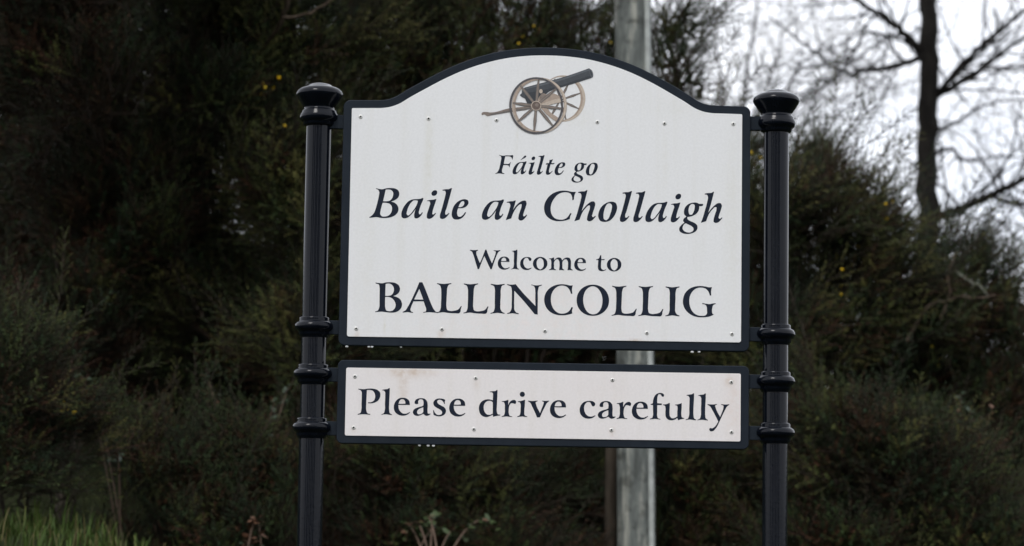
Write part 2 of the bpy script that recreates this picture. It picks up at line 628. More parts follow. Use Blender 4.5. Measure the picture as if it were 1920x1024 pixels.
RO = {
 'W': G(875, 460, 12,
  "75,128* 150,135 200,135 255,128* 258,145* 225,160 218,200 250,310 298,425* 350,310 410,150 420,125* 445,125* 490,250 570,432* 610,330 650,210 655,170 610,150* 605,138* 680,142 755,135* 758,150* 710,180 680,240 630,370 565,560* 535,565* 490,470 400,265* 350,380 280,560* 248,562* 200,400 150,235 120,170 75,142*"),
 'P': G(665, 720, 12,
  "95,120* 160,130 240,132 320,120 420,122 520,150 580,210 585,290 550,370 470,430 380,450 310,448* 312,428* 380,425 440,390 470,310 455,220 410,165 345,150 285,155* 278,300 270,480 275,620 300,675 360,690* 358,708* 290,700 210,695 140,698 80,708* 80,690* 140,665 160,600 165,450 170,280 165,190 145,160 95,138*"),
 'l': G(665, 720, 12,
  "798,108* 795,250 785,450 785,600 800,670 845,700* 845,715* 780,705 720,697 660,700 612,710* 612,695* 660,675 685,610 690,450 695,280 688,190 665,165 630,158* 632,145* 700,135 750,128 780,108*"),
 'e': G(665, 720, 12,
  "1090,325 1180,345 1235,400 1250,488* 990,485* 1000,570 1040,640 1100,680 1170,680 1245,645* 1252,660* 1190,705 1100,728 1000,710 920,650 888,550 905,450 960,370 1030,332",
  "995,460* 1070,462 1150,458* 1140,400 1110,365 1065,358 1020,390"),
 'a': G(665, 720, 12,
  "1500,335 1580,350 1635,410 1648,500 1645,620 1655,680 1712,680* 1712,692* 1670,722 1610,730 1565,700 1550,685* 1490,715 1410,732 1340,705 1315,650 1340,590 1420,545 1520,515 1550,500* 1555,430 1540,375 1500,358 1455,370 1435,410 1435,460 1400,470 1360,455 1355,420 1390,365 1440,342",
  "1550,540* 1480,565 1425,605 1410,650 1430,690 1470,695 1530,670 1550,640*"),
 's': G(765, 720, 12,
  "840,378 830,420 835,462* 822,466* 790,410 740,372 690,375 660,410 680,455 750,500 830,550 858,610 835,690 760,735 680,742 620,728 580,710* 572,650 570,600* 585,605* 610,660 660,705 720,710 765,685 770,640 730,595 650,550 590,500 575,440 605,380 670,345 760,345 815,355*"),
 'd': G(890, 720, 12,
  "515,150* 510,300 500,500 500,640 520,695 575,705* 575,722* 510,730 415,755* 408,705* 350,735 280,758 200,748 135,700 100,610 105,500 160,410 240,370 330,362 408,382* 412,280 408,220 390,205 340,200* 342,185* 420,178 470,172 495,152*",
  "408,425* 370,400 310,395 250,425 210,490 205,570 230,650 280,700 340,708 408,680*"),
 'r': G(890, 720, 12,
  "760,372* 755,430 755,490* 790,420 850,378 910,380 932,420 910,465 870,452 820,450 780,500 765,580 768,680 785,725 845,745* 845,757* 780,752 720,745 660,750 607,757* 608,742* 655,720 675,670 678,560 675,470 655,425 610,415* 612,402* 680,395 740,375*"),
 'i': G(890, 720, 12,
  "1132,372* 1125,500 1115,640 1125,720 1180,745* 1180,758* 1120,752 1070,746 1010,752 955,758* 958,742* 1005,722 1025,670 1032,560 1032,470 1015,430 970,420* 972,405* 1050,395 1110,375*",
  "1070,190 1111,207 1128,248 1111,289 1070,306 1029,289 1012,248 1029,207"),
 'v': G(890, 720, 12,
  "1198,390* 1270,398 1340,396 1412,388* 1410,405* 1370,425 1380,480 1468,670* 1500,580 1545,460 1550,420 1510,405* 1512,390* 1590,396 1672,390* 1668,405* 1625,440 1580,520 1520,640 1465,765* 1400,768* 1360,670 1290,520 1245,435 1200,405*"),
 'c': G(1000, 725, 12,
  "1260,335 1340,350 1385,400 1370,445 1325,458 1300,420 1270,370 1220,360 1165,400 1135,480 1145,570 1190,650 1250,685 1310,685 1380,660* 1392,670* 1330,715 1230,735 1130,710 1060,640 1035,550 1055,450 1120,370 1190,342"),
 'f': G(1120, 730, 12,
  "1390,98 1460,110 1490,145 1470,185 1440,175 1415,135 1370,128 1345,170 1335,250 1335,328* 1440,335* 1435,368* 1335,370* 1335,500 1335,620 1355,665 1405,682* 1405,695* 1340,685 1285,680 1230,685 1170,690* 1172,675* 1220,655 1240,600 1240,480 1240,370* 1190,365* 1185,350* 1235,330* 1245,250 1275,170 1330,115"),
 'u': G(1230, 730, 12,
  "298,322* 295,420 290,540 300,620 340,662 400,660 465,625* 465,520 470,430 460,385 415,372* 417,358* 480,352 565,325* 562,450 555,580 570,645 620,662* 620,672* 560,685 485,710* 465,660* 410,695 340,712 260,695 210,640 198,550 200,430 190,390 145,368* 150,355* 220,350 275,325*"),
 'y': G(1230, 730, 12,
  "1142,348* 1210,355 1280,355 1355,347* 1355,360* 1315,380 1325,430 1425,640* 1460,550 1500,430 1500,385 1445,362* 1447,350* 1530,357 1630,352* 1630,365* 1580,400 1540,470 1470,610 1400,760 1330,890 1260,955 1205,955 1180,920 1195,888 1250,890 1300,860 1385,740* 1340,650 1250,480 1200,400 1145,362*"),
 'o': G(875, 460, 12,
  "1655,287 1750,315 1805,385 1810,470 1760,550 1650,590 1550,560 1497,490 1492,400 1550,320",
  "1650,312 1705,345 1730,430 1715,520 1655,568 1600,535 1572,450 1585,360"),
 'm': G(1015, 460, 12,
  "282,300* 285,365* 320,325 380,300 430,310 468,365* 510,320 570,300 630,315 658,370 660,480 665,555 700,580* 698,592* 640,582 580,587* 590,550 595,470 590,390 560,345 510,350 475,390 470,480 475,550 510,578* 508,590* 450,582 395,585* 400,540 405,450 395,380 365,340 320,350 285,400 282,480 288,550 325,575* 325,587* 250,578 170,585* 172,572* 210,550 218,480 218,390 205,345 170,333* 172,322* 220,318 265,302*"),
 't': G(1015, 460, 12,
  "1340,248* 1342,340* 1415,335* 1412,358* 1342,360* 1335,460 1345,550 1385,580 1445,565* 1447,578* 1400,600 1340,607 1285,585 1265,530 1268,440 1272,360* 1225,358* 1225,345* 1280,325 1318,250*"),
 'B': G(700, 520, 12,
  "58,142* 130,152 210,158 300,138 400,135 510,155 590,220 608,290 580,370 520,420 455,445* 540,470 620,530 652,620 635,710 570,780 470,815 370,815 280,805 190,795 110,800 50,808* 50,792* 110,770 140,710 148,560 150,380 150,260 135,190 60,160*",
  "285,172* 340,162 400,175 455,230 472,300 450,380 410,425 345,440 275,440* 280,300",
  "275,465* 350,465 420,490 485,560 510,640 490,720 440,770 370,785 305,770 278,710 272,600"),
 'A': G(700, 520, 12,
  "1040,135* 1110,138* 1150,230 1230,430 1310,630 1370,750 1420,800 1440,805* 1440,820* 1360,815 1270,808 1190,812 1130,822* 1130,805* 1185,790 1195,750 1170,660 1135,562* 910,565* 860,680 842,760 860,790 900,805* 898,822* 840,815 780,805 720,812 668,815* 668,800* 730,765 780,690 880,500 980,280",
  "1040,285* 1130,525* 925,522*"),
 'L': G(830, 520, 12,
  "478,162* 560,175 630,180 710,172 800,162* 798,180* 735,205 710,260 698,400 690,560 690,700 710,765 760,785 860,782 950,755 1015,675* 1032,682* 1010,750 1003,800 985,830 870,838 720,830 610,815 530,825 470,835* 470,818* 530,795 555,740 568,600 572,400 565,270 545,215 478,180*"),
 'I': G(830, 520, 12,
  "1082,170* 1160,182 1240,190 1310,182 1395,172* 1392,192* 1335,215 1312,280 1305,450 1298,620 1305,750 1340,800 1392,825* 1390,842* 1310,832 1230,822 1150,832 1078,840* 1078,824* 1140,800 1165,740 1172,580 1175,400 1172,280 1155,225 1082,190*"),
 'N': G(930, 520, 12,
  "250,178* 310,188 360,190 440,178* 600,370 885,668* 880,480 880,330 865,245 840,215 790,200* 795,185* 860,202 930,205 1028,190* 1025,208* 965,235 945,300 938,500 935,862* 865,850* 650,590 410,325* 408,480 408,650 420,770 450,810 510,835* 508,852* 440,842 375,832 310,838 250,845* 252,828* 310,805 340,750 352,600 355,430 352,300 335,235 250,195*"),
 'C': G(930, 520, 12,
  "1722,205* 1705,270 1712,395* 1680,395* 1650,310 1590,240 1500,210 1400,225 1310,290 1250,390 1230,510 1250,650 1310,760 1400,825 1500,840 1600,810 1660,755 1695,690* 1725,705* 1705,770 1712,835* 1620,862 1490,878 1340,860 1200,790 1110,670 1080,530 1110,390 1190,280 1320,205 1460,180 1580,190 1660,208"),
 'O': G(1060, 525, 12,
  "610,130 740,150 860,220 945,340 975,480 950,620 870,730 750,805 610,828 470,805 350,730 270,610 248,480 270,350 350,230 470,155",
  "610,165 700,195 780,290 825,430 822,560 780,690 700,775 610,795 520,765 440,670 400,540 400,400 440,280 520,195"),
 'G': G(1190, 525, 12,
  "1722,185* 1705,260 1705,375* 1675,375* 1645,290 1580,220 1470,195 1370,215 1280,290 1225,400 1215,520 1240,650 1310,760 1400,815 1490,830 1570,820 1605,790 1610,700 1605,630 1580,585 1505,562* 1507,542* 1580,555 1670,565 1750,550 1805,545* 1805,562* 1750,590 1730,650 1725,740 1735,780 1765,800* 1680,840 1560,860 1430,860 1280,820 1150,720 1080,590 1075,450 1120,320 1220,220 1350,170 1480,160 1580,172 1650,188"),
}
# a word is a list of letters; (letter) stands where it was drawn, (letter, left, bottom[, size]) is a repeat set there
K, W_ = 0.635, 0.733
LINES = {
 'failte': (IT, ['F', ('a', 960.9, 329.6, K), 'acute', ('i', 990.9, 330.4, K), ('l', 1006.4, 330.4, K), 't', ('e', 1039.7, 331.1, K), ('g', 1071.1, 345.1, K), ('o', 1098.0, 331.9, K)]),
 'baile': (IT, ['B', 'a', 'i', 'l', 'e', ('a', 903.6, 414.8), 'n', 'C', 'h', 'o', ('l', 1161.5, 418.7), ('l', 1186.5, 418.9), ('a', 1209.0, 419.0), ('i', 1256.5, 419.5), 'g', ('h', 1312.7, 420.4)]),
 'welcome': (RO, ['W', ('e', 933.2, 507.9, W_), ('l', 958.6, 507.5, W_), ('c', 975.0, 508.5, W_), 'o', 'm', ('e', 1076.1, 510.25, W_), 't', ('o', 1137.5, 511.1)]),
 'town': (RO, ['B', 'A', ('L', 819.2, 589.2), 'L', 'I', 'N', 'C', 'O', ('L', 1146.25, 594.2), ('L', 1196.0, 594.8), ('I', 1246.5, 595.0), 'G']),
 'please': (RO, ['P', 'l', 'e', 'a', 's', ('e', 842.5, 782.3), 'd', 'r', 'i', 'v', ('e', 1030.8, 785.2), 'c', ('a', 1120.2, 786.4), ('r', 1155.4, 786.8), ('e', 1183.75, 787.9), 'f', 'u', ('l', 1284.6, 789.4), ('l', 1306.5, 789.8), 'y']),
}

Y_FRAME = -0.030          # front of the dark boards
Y_PANEL = -0.0335         # front of the white sheets
Y_INK = -0.0340


def letter_layers(key):
    lib, word = LINES[key]
    out = []
    for it in word:
        g = it if isinstance(it, str) else it[0]
        cs = lib[g]
        allp = [p for c in cs for p in c]
        x0, y0 = min(p[0] for p in allp), max(p[1] for p in allp)
        tx, ty, s = x0, y0, 1.0
        if not isinstance(it, str):
            tx, ty = it[1], it[2]
            s = it[3] if len(it) > 3 else 1.0
        conts = []
        for c in cs:
            q = [(tx + (p[0] - x0) * s, ty + (p[1] - y0) * s, p[2]) for p in c]
            conts.append([plane(*p) for p in smooth_outline(q)])
        out.append((conts, 0.00025, 0.0, Y_INK, 0))
    return out


# ------------------------------------------------------------------ the welcome sign
SIGN = thing("welcome_sign", "white town welcome sign with cannon emblem on two black posts", "sign", (0, 0, 0))

half_in = [(660.4, 205.9), (700, 205.8), (718, 205.6), (733, 203.4), (748.3, 198), (768.6, 186), (794, 172), (832, 152), (870, 135.0), (908, 122.3), (945, 113.6), (985, 108.6), (1022, 107.4)]
half_in = [plane(*p) for p in half_in]
PXL = 1 / 537.0                                             # one photograph pixel at the sign, in metres
zb_up = (plane(653.5, 633.3)[1] + plane(1388, 643.4)[1]) / 2
zt_lo = (plane(649.4, 690.2)[1] + plane(1387.6, 702.5)[1]) / 2
zb_lo = (plane(646.7, 817.4)[1] + plane(1386.8, 829.3)[1]) / 2
PWD = 0.688                                                 # half width of the white sheets


def round_corner(cx, cz, r, a0, a1, n=6):
    return [(cx + r * math.cos(math.radians(a0 + (a1 - a0) * i / n)), cz + r * math.sin(math.radians(a0 + (a1 - a0) * i / n))) for i in range(n + 1)]


def top_outline(half, w, zb, rc_bottom, rc_top):
    """half: left half from shoulder to apex"""
    zs = half[0][1]
    L = [(x, z) for x, z in half[1:-1]]
    top_l = round_corner(-w + rc_top, zs - rc_top, rc_top, 180, 90)
    dense = smooth_outline([(x, z, False) for x, z in [top_l[-1]] + L + [(0.0, half[-1][1])] + [(-x, z) for x, z in reversed(L)] + [(-top_l[-1][0], top_l[-1][1])]], 5)
    dense = dense[:len(dense) - 4]
    pts = top_l[:-1] + [tuple(p) for p in dense]
    pts += round_corner(w - rc_top, zs - rc_top, rc_top, 90, 0)[1:]
    pts += round_corner(w - rc_bottom, zb + rc_bottom, rc_bottom, 0, -90)
    pts += round_corner(-w + rc_bottom, zb + rc_bottom, rc_bottom, 270, 180)
    return pts


def offset_half(half, d):
    P = [np.array(p) for p in half]
    out = []
    for i, p in enumerate(P):
        t = P[min(i + 1, len(P) - 1)] - P[max(i - 1, 0)]
        if i == len(P) - 1:
            t = np.array([1.0, 0.0])
        if i == 0:
            t = np.array([1.0, 0.0])
        t = t / np.linalg.norm(t)
        out.append(tuple(p + d * np.array([-t[1], t[0]])))
    return out


BORD = 15.8 * PXL
up_in = top_outline(half_in, PWD, zb_up, 0.008, 0.004)
up_out = top_outline(offset_half(half_in, BORD), PWD + BORD, zb_up - BORD * 1.05, 0.022, 0.024)
fr_up = obj("upper_frame", plate_mesh("upper_frame", [([up_out], 0.0165, 0.0035, Y_FRAME, 0)]), M_FRAME, SIGN)
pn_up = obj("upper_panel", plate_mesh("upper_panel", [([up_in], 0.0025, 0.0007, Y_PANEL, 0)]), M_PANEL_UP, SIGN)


def rect_outline(w, z0, z1, r):
    return round_corner(-w + r, z1 - r, r, 180, 90) + round_corner(w - r, z1 - r, r, 90, 0) + round_corner(w - r, z0 + r, r, 0, -90) + round_corner(-w + r, z0 + r, r, 270, 180)


fr_lo = obj("lower_frame", plate_mesh("lower_frame", [([rect_outline(PWD + BORD, zb_lo - BORD * 0.92, zt_lo + BORD * 0.92, 0.020)], 0.0165, 0.0035, Y_FRAME, 0)]), M_FRAME, SIGN)
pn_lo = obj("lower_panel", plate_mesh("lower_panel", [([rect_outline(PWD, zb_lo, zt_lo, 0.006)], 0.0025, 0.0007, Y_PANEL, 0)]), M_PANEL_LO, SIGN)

for key, par in (('failte', pn_up), ('baile', pn_up), ('welcome', pn_up), ('town', pn_up), ('please', pn_lo)):
    for layer in letter_layers(key):
        obj("letter", plate_mesh("letter", [layer]), M_INK, par)

# --- cannon emblem, printed on the upper panel as layered flat shapes
def ink(name, r, g, b):
    return flat_mat(name, lin(r, g, b), 0.5, noise=0.14, nscale=90)


E_TAN = ink("print_tan", 156, 140, 126)
E_TAN2 = ink("print_pale_tan", 178, 165, 150)
E_BRN = ink("print_brown", 120, 108, 99)
E_SPK = ink("print_spoke", 94, 90, 86)
E_DRK = ink("print_dark_rim", 72, 70, 72)
E_GUN = ink("print_gun_metal", 56, 61, 66)
E_GUN2 = ink("print_gun_shade", 40, 45, 51)
E_GUN3 = ink("print_gun_light", 80, 85, 90)
E_HUB = ink("print_hub", 92, 78, 70)
EM = [E_TAN, E_TAN2, E_BRN, E_SPK, E_DRK, E_GUN, E_GUN2, E_GUN3, E_HUB]


def ell(cx, cy, a, b, n=56):
    return [plane(cx + a * math.cos(2 * math.pi * i / n), cy + b * math.sin(2 * math.pi * i / n)) for i in range(n)]


def poly(s):
    pts = []
    for tok in s.split():
        k = tok.endswith('*')
        x, y = tok.rstrip('*').split(',')
        pts.append((float(x), float(y), k))
    return [plane(*p) for p in smooth_outline(pts)]


def spoke(x0, y0, x1, y1, w0=2.0, w1=4.6, w2=2.4, side=0.0):
    d = np.array([x1 - x0, y1 - y0], float)
    l = np.linalg.norm(d)
    d /= l
    n = np.array([-d[1], d[0]])
    prof = [(0, w0), (0.25, w0 * 0.6 + w1 * 0.4), (0.62, w1), (0.9, w2), (1.0, w2)]
    o = np.array([x0, y0])
    A = [o + d * l * t + n * (w / 2) for t, w in prof]
    B = [o + d * l * t - n * (w / 2 - side * w) for t, w in reversed(prof)]
    return [plane(*p) for p in A + B]


def lay(n):
    return Y_PANEL - 0.0004 - 0.00014 * n


def flat(conts, n, mi):
    return (conts, 0.00006, 0.0, lay(n), mi)


far = [flat([ell(1055.5, 188, 41.5, 43.4), ell(1051.6, 188, 36.6, 40.2)], 0, 0)]
far += [flat([ell(1057.2, 188, 39.8, 43.0), ell(1053.8, 188, 38.4, 41.2)], 1, 1)]
for ex, ey in ((1087.5, 178), (1085.4, 207.5), (1060.8, 227), (1032, 222), (1065.6, 160), (1039.6, 151)):
    far.append(flat([spoke(1050, 191, ex, ey)], 2, 3))
    far.append(flat([spoke(1050, 191, ex, ey, 0.8, 2.0, 0.8)], 3, 2))
obj("cannon_wheel", plate_mesh("cannon_wheel", far), EM, pn_up)
trail = [flat([poly("903.2,215.2 905.3,213.6 910,213.0 919.6,214.1 954.5,206.3 985,202.5 998,199* 999,206* 993.4,207.7 955,213.8 922.3,219.3 912.8,220.7 908.7,217.8 903.5,219.3*")], 4, 2),
         flat([poly("918,216.8* 955,210.5 996,204.6* 994,207.6* 955,213.5 921,219.1*")], 5, 3)]
obj("cannon_trail", plate_mesh("cannon_trail", trail), EM, pn_up)
barrel = [flat([poly("983.8,167.4* 1007,161.2 1030,155.2 1045,151.2 1075,141.8 1103.9,131.6* 1109,135.5 1111.4,142 1110.6,148 1107.6,149.8* 1080,158.6 1052,167.3 1027,176.7 1018,188 1010,197 988,197* 984.5,189 977,184.4 974.6,181.6 977.4,178.8 979,172")], 6, 5),
          flat([poly("984,178* 1010,174 1050,163.5 1107,144.5* 1107.6,149.6* 1080,158.4 1052,167 1027,176.4 1018,187.8 1008,196.8 988,196.8* 984.8,189")], 7, 6),
          flat([poly("985,168.6* 1007,162.6 1045,152.8 1103.5,133* 1105,135.5* 1046,156 1008,165.6 986,170.6*")], 7, 7),
          flat([poly("1103.6,132.2 1107.6,134.6 1110.2,139.6 1110.4,145 1108.6,149 1106.2,144 1104.6,138")], 8, 7),
          flat([poly("1105.6,135.4 1108,138 1109.4,142.4 1108.8,146.4 1107.2,143.4 1106.2,139.4")], 9, 6)]
obj("cannon_barrel", plate_mesh("cannon_barrel", barrel), EM, pn_up)
carr = [flat([poly("1008,203* 1010,186 1018,178.5 1026,181 1037,178.6 1051,187.6 1053,193 1040,197.5 1026,202 1030,212 1047,228 1043,232* 1026,219 1014,206*")], 10, 0),
        flat([poly("1014,199* 1030,193 1052,190.6 1052.6,193 1040,197.2 1022,203*")], 11, 1),
        flat([poly("1010.6,190* 1013,182 1019,179 1024,184 1016,192*")], 11, 2),
        flat([ell(1013.9, 174.6, 3.2, 4.0, 20)], 11, 1)]
obj("cannon_carriage", plate_mesh("cannon_carriage", carr), EM, pn_up)
near = [flat([ell(1011.0, 201.2, 51.2, 52.4), ell(1011.6, 201.2, 45.4, 47.8)], 12, 0),
        flat([ell(1012.0, 201.2, 50.0, 51.6), ell(1009.6, 201.2, 48.6, 50.6)], 13, 1)]
for ex, ey in ((1009.8, 152), (975.6, 164), (961.5, 196.7), (971, 231.4), (1001.3, 249), (1036.4, 239.4), (1052.8, 206.8), (1041.4, 170.6)):
    near.append(flat([spoke(1005, 201.5, ex, ey, 4.2, 6.0, 3.6)], 14, 3))
    near.append(flat([spoke(1005, 201.5, ex, ey, 2.2, 3.0, 1.4)], 15, 2))
near.append(flat([ell(1004.9, 201.3, 50.3, 53.0), ell(1005.2, 201.3, 46.6, 49.6)], 16, 4))
near.append(flat([ell(1005, 201.6, 9.4, 9.0, 32)], 17, 1))
near.append(flat([ell(1005, 201.6, 8.0, 7.7, 32)], 18, 8))
near.append(flat([ell(1006.4, 200.4, 3.4, 3.2, 24)], 19, 2))
obj("cannon_wheel", plate_mesh("cannon_wheel", near), EM, pn_up)

# --- pop rivets
RIV = [(677, 222, 0), (804, 225.5, 0), (931, 228.5, 0), (1119.5, 232, 0), (1245, 234.5, 0), (1373.5, 235.5, 0),
       (668.7, 618, 0), (829, 619.2, 0), (1021.5, 622.6, 0), (1212, 626.2, 0), (1371, 628, 0),
       (666.5, 707.3, 1), (892, 710.5, 1), (1147.6, 714, 1), (1369.6, 718, 1), (664, 803, 1), (888.6, 806, 1), (1145.6, 807.5, 1), (1370, 811.5, 1)]


def rivet_mesh():
    prof = [(0.0, 0.0006), (0.0036, 0.0006), (0.0039, 0.0024), (0.0052, 0.0025), (0.0070, 0.0018), (0.0083, 0.0008), (0.0088, 0.0001), (0.0088, -0.001)]
    me = lathe("rivet", prof, 0, 0, 20)
    for v in me.vertices:                                    # axis +Z -> -Y
        x, y, z = v.co
        v.co = (x, -z, y)
    for p in me.polygons:
        c = p.center
        p.material_index = 1 if math.hypot(c.x, c.z) < 0.0038 else 0
    me.materials.append(M_RIVET)
    me.materials.append(M_HOLE)
    me.update()
    return me


RM = rivet_mesh()
for px, py, which in RIV:
    x, z = plane(px, py)
    o = obj("rivet", RM, None, (pn_up, pn_lo)[which])
    o.location = (x, Y_PANEL, z)
    o.rotation_euler[1] = random.uniform(0, 6)
    o.scale = (0.86, 1, 0.86)

# --- posts with finial caps and collars
def post(pxs, collars, cap_top):
    xs = [unproject(px, py, 0)[0] for px, py in pxs]
    cx = sum(xs) / len(xs)
    yc = 0.0
    R0 = 0.0440
    zt = plane(pxs[0][0], cap_top)[1]
    p = obj("post", lathe("post", [(R0, zt - 60 * PXL), (R0, -0.02), (R0, -0.25)], cx, yc, 56), M_POST, SIGN)
    cap = [(0, 0), (8, 0.5), (16, 2.2), (23, 4.8), (28, 8.0), (31, 9.4), (35, 10.6), (39.5, 13.4), (43, 17), (44.6, 21.5), (44.2, 24.5), (42, 28.5), (39, 33), (35.5, 38.5), (32, 43.5), (30, 46.5), (29.0, 48),
           (29.0, 51), (31.5, 53.5), (33.0, 55.5), (33.0, 57), (35.3, 60.5), (36.6, 65), (36.2, 69), (34.0, 73), (31.5, 75), (30.0, 76.5), (30.0, 79.5), (27.5, 82.5), (25.4, 84), (23.5, 84.3)]
    obj("finial", lathe("finial", [(r * PXL, zt - y * PXL) for r, y in cap], cx, yc, 56), M_POST, p)
    col = [(23.6, 18.6), (26.6, 18.2), (28.2, 17), (28.6, 15), (28.4, 12.5), (28.8, 10.5), (31.5, 9.4), (34.6, 7), (36.6, 3.2), (37.0, 0), (36.2, -3.6), (33.8, -6.8), (31.2, -8.6), (29.8, -10.4), (29.6, -13.5), (28.6, -16.5), (26.8, -18), (26.2, -20.2), (23.6, -20.8)]
    for (px, py) in collars:
        z = plane(px, py)[1]
        obj("collar", lathe("collar", [(r * PXL, z + y * PXL) for r, y in col], cx, yc, 56), M_POST, p)
    return cx


LC = [(588, 613), (587, 701.5), (585, 802)]
RC = [(1453.5, 627), (1452.5, 715.5), (1452, 812)]
cxl = post([(596, 260), (590.5, 560), (586, 760), (582.5, 960)], LC, 155.7)
cxr = post([(1454.5, 260), (1453.8, 560), (1453.5, 760), (1454.5, 960)], RC, 167.7)
EDGE = PWD + BORD
for side, cx, rows in ((-1, cxl, [(596, 228)] + LC), (1, cxr, [(1454.5, 232)] + RC)):
    for px, py in rows:
        z = plane(px, py)[1] - 0.002
        xa, xb = sorted((side * (EDGE - 0.012), cx - side * 0.03))
        obj("bracket", box_mesh("bracket", xa, xb, -0.0155, 0.0075, z - 0.0245, z + 0.0245, 0.003), M_FRAME, SIGN)

# --- rain drops hanging from the frames
m_w, nt_w, b_w = new_mat("water")
b_w.inputs['Base Color'].default_value = (1, 1, 1, 1)  # sky glint put into a white, nearly opaque base colour
b_w.inputs['Transmission Weight'].default_value = 0.15
b_w.inputs['IOR'].default_value = 1.333
b_w.inputs['Roughness'].default_value = 0.0
drop_me = lathe("water_drop", [(0.0026, 0.0022), (0.0040, 0.0006), (0.0048, -0.0016), (0.0050, -0.0036), (0.0044, -0.0056), (0.0028, -0.0070), (0, -0.0076)], 0, 0, 20)
zfu = zb_up - BORD * 1.05
zfl = zb_lo - BORD * 0.92
for px, low, s in ((651, 0, 1.0), (692, 0, 0.9), (698, 0, 1.0), (752, 0, 0.75), (1297, 0, 1.1), (1310, 0, 0.95), (787, 1, 0.9), (803, 1, 1.0), (813, 1, 1.0)):
    x = plane(px, 652 if not low else 836)[0]
    lab = "bright rain drop hanging from bottom edge of the lower narrow sign frame" if low else "bright rain drop hanging from bottom edge of the upper arched sign frame"
    o = obj("water_drop", drop_me, m_w, None, label=lab, category="water drop", group="drops under the lower frame" if low else "drops under the upper frame")
    o.location = (x, -0.022, (zfl if low else zfu) + 0.0005)
    o.scale = (s * 1.15, s, s)

# ------------------------------------------------------------------ weathered grey pole and the dark stake beside it
pY = 5.0
pb = unproject(1193, 930, pY)
pt = unproject(1187, 60, pY)
d = (pt - pb) / (pt[2] - pb[2])
zg = float(ground_z(pb[0], pY))
base = pb + d * (zg - 0.3 - pb[2])
top = pb + d * (8.2 - pb[2])
pr = 35.0 / FPX * (pY - CAM[1])
POLE = thing("utility_pole", "weathered grey pole rising behind the welcome sign", "pole", (base[0], base[1], zg))
zz = np.linspace(0, 1, 24)
pts = base + zz[:, None] * (top - base)
V, F = tube_np(pts - np.array([base[0], base[1], zg]), [pr * (1.04 - 0.10 * t) for t in zz], 28)


def pole_mat():
    m, nt, b = new_mat("weathered_pole")
    N, L = nt.nodes, nt.links
    tc = N.new("ShaderNodeTexCoord")
    mp = N.new("ShaderNodeMapping")
    mp.inputs['Scale'].default_value = (22, 22, 3.4)
    L.new(tc.outputs['Object'], mp.inputs[0])
    n = N.new("ShaderNodeTexNoise")
    n.inputs['Scale'].default_value = 1.0
    n.inputs['Detail'].default_value = 6
    n.inputs['Roughness'].default_value = 0.6
    L.new(mp.outputs[0], n.inputs['Vector'])
    r = N.new("ShaderNodeValToRGB")
    e = r.color_ramp.elements
    e[0].position = 0.33
    e[0].color = (0.045, 0.050, 0.045, 1)
    e[1].position = 0.72
    e[1].color = (0.31, 0.31, 0.265, 1)
    x = e.new(0.5)
    x.color = (0.108, 0.120, 0.110, 1)
    L.new(n.outputs[0], r.inputs[0])
    v = N.new("ShaderNodeTexNoise")
    v.inputs['Scale'].default_value = 16
    v.inputs['Detail'].default_value = 3
    L.new(tc.outputs['Object'], v.inputs['Vector'])
    vr = N.new("ShaderNodeValToRGB")
    vr.color_ramp.elements[0].position = 0.52
    vr.color_ramp.elements[0].color = (1, 1, 1, 1)
    vr.color_ramp.elements[1].position = 0.66
    vr.color_ramp.elements[1].color = (0.36, 0.36, 0.34, 1)
    L.new(v.outputs[0], vr.inputs[0])
    mx = N.new("ShaderNodeMix")
    mx.data_type = 'RGBA'
    mx.blend_type = 'MULTIPLY'
    mx.inputs[0].default_value = 0.85
    L.new(r.outputs[0], mx.inputs[6])
    L.new(vr.outputs[0], mx.inputs[7])
    L.new(mx.outputs[2], b.inputs['Base Color'])
    b.inputs['Roughness'].default_value = 0.75
    return m


M_POLE = pole_mat()
obj("shaft", mesh_np("shaft", V, F, True), M_POLE, POLE)
off = np.array([pr * 0.74, -pr * 0.74, 0])
cz = np.linspace(0.04, 0.98, 20)
cpts = base + cz[:, None] * (top - base) + off * (1.04 - 0.1 * cz)[:, None] - np.array([base[0], base[1], zg])
V, F = tube_np(cpts, [0.016] * 20, 10)
obj("cable_guard", mesh_np("cable_guard", V, F, True), flat_mat("pale_conduit", (0.33, 0.35, 0.33), 0.6, noise=0.25, nscale=20), POLE)

sp = unproject(1147, 930, 5.12)
sz = float(ground_z(sp[0], 5.12))
V, F = tube_np(np.array([[sp[0], 5.12, sz - 0.25], [sp[0] - 0.004, 5.12, 2.0], [sp[0], 5.12, 2.26], [sp[0], 5.12, 2.262]]), [0.036, 0.034, 0.033, 0.001], 10)
obj("wooden_stake", mesh_np("wooden_stake", V, F, True), bark_mat("dark_wood", (0.025, 0.020, 0.015), (0.055, 0.045, 0.034), (20, 20, 3)), None,
    label="dark brown round stake standing tight beside the grey pole", category="stake")

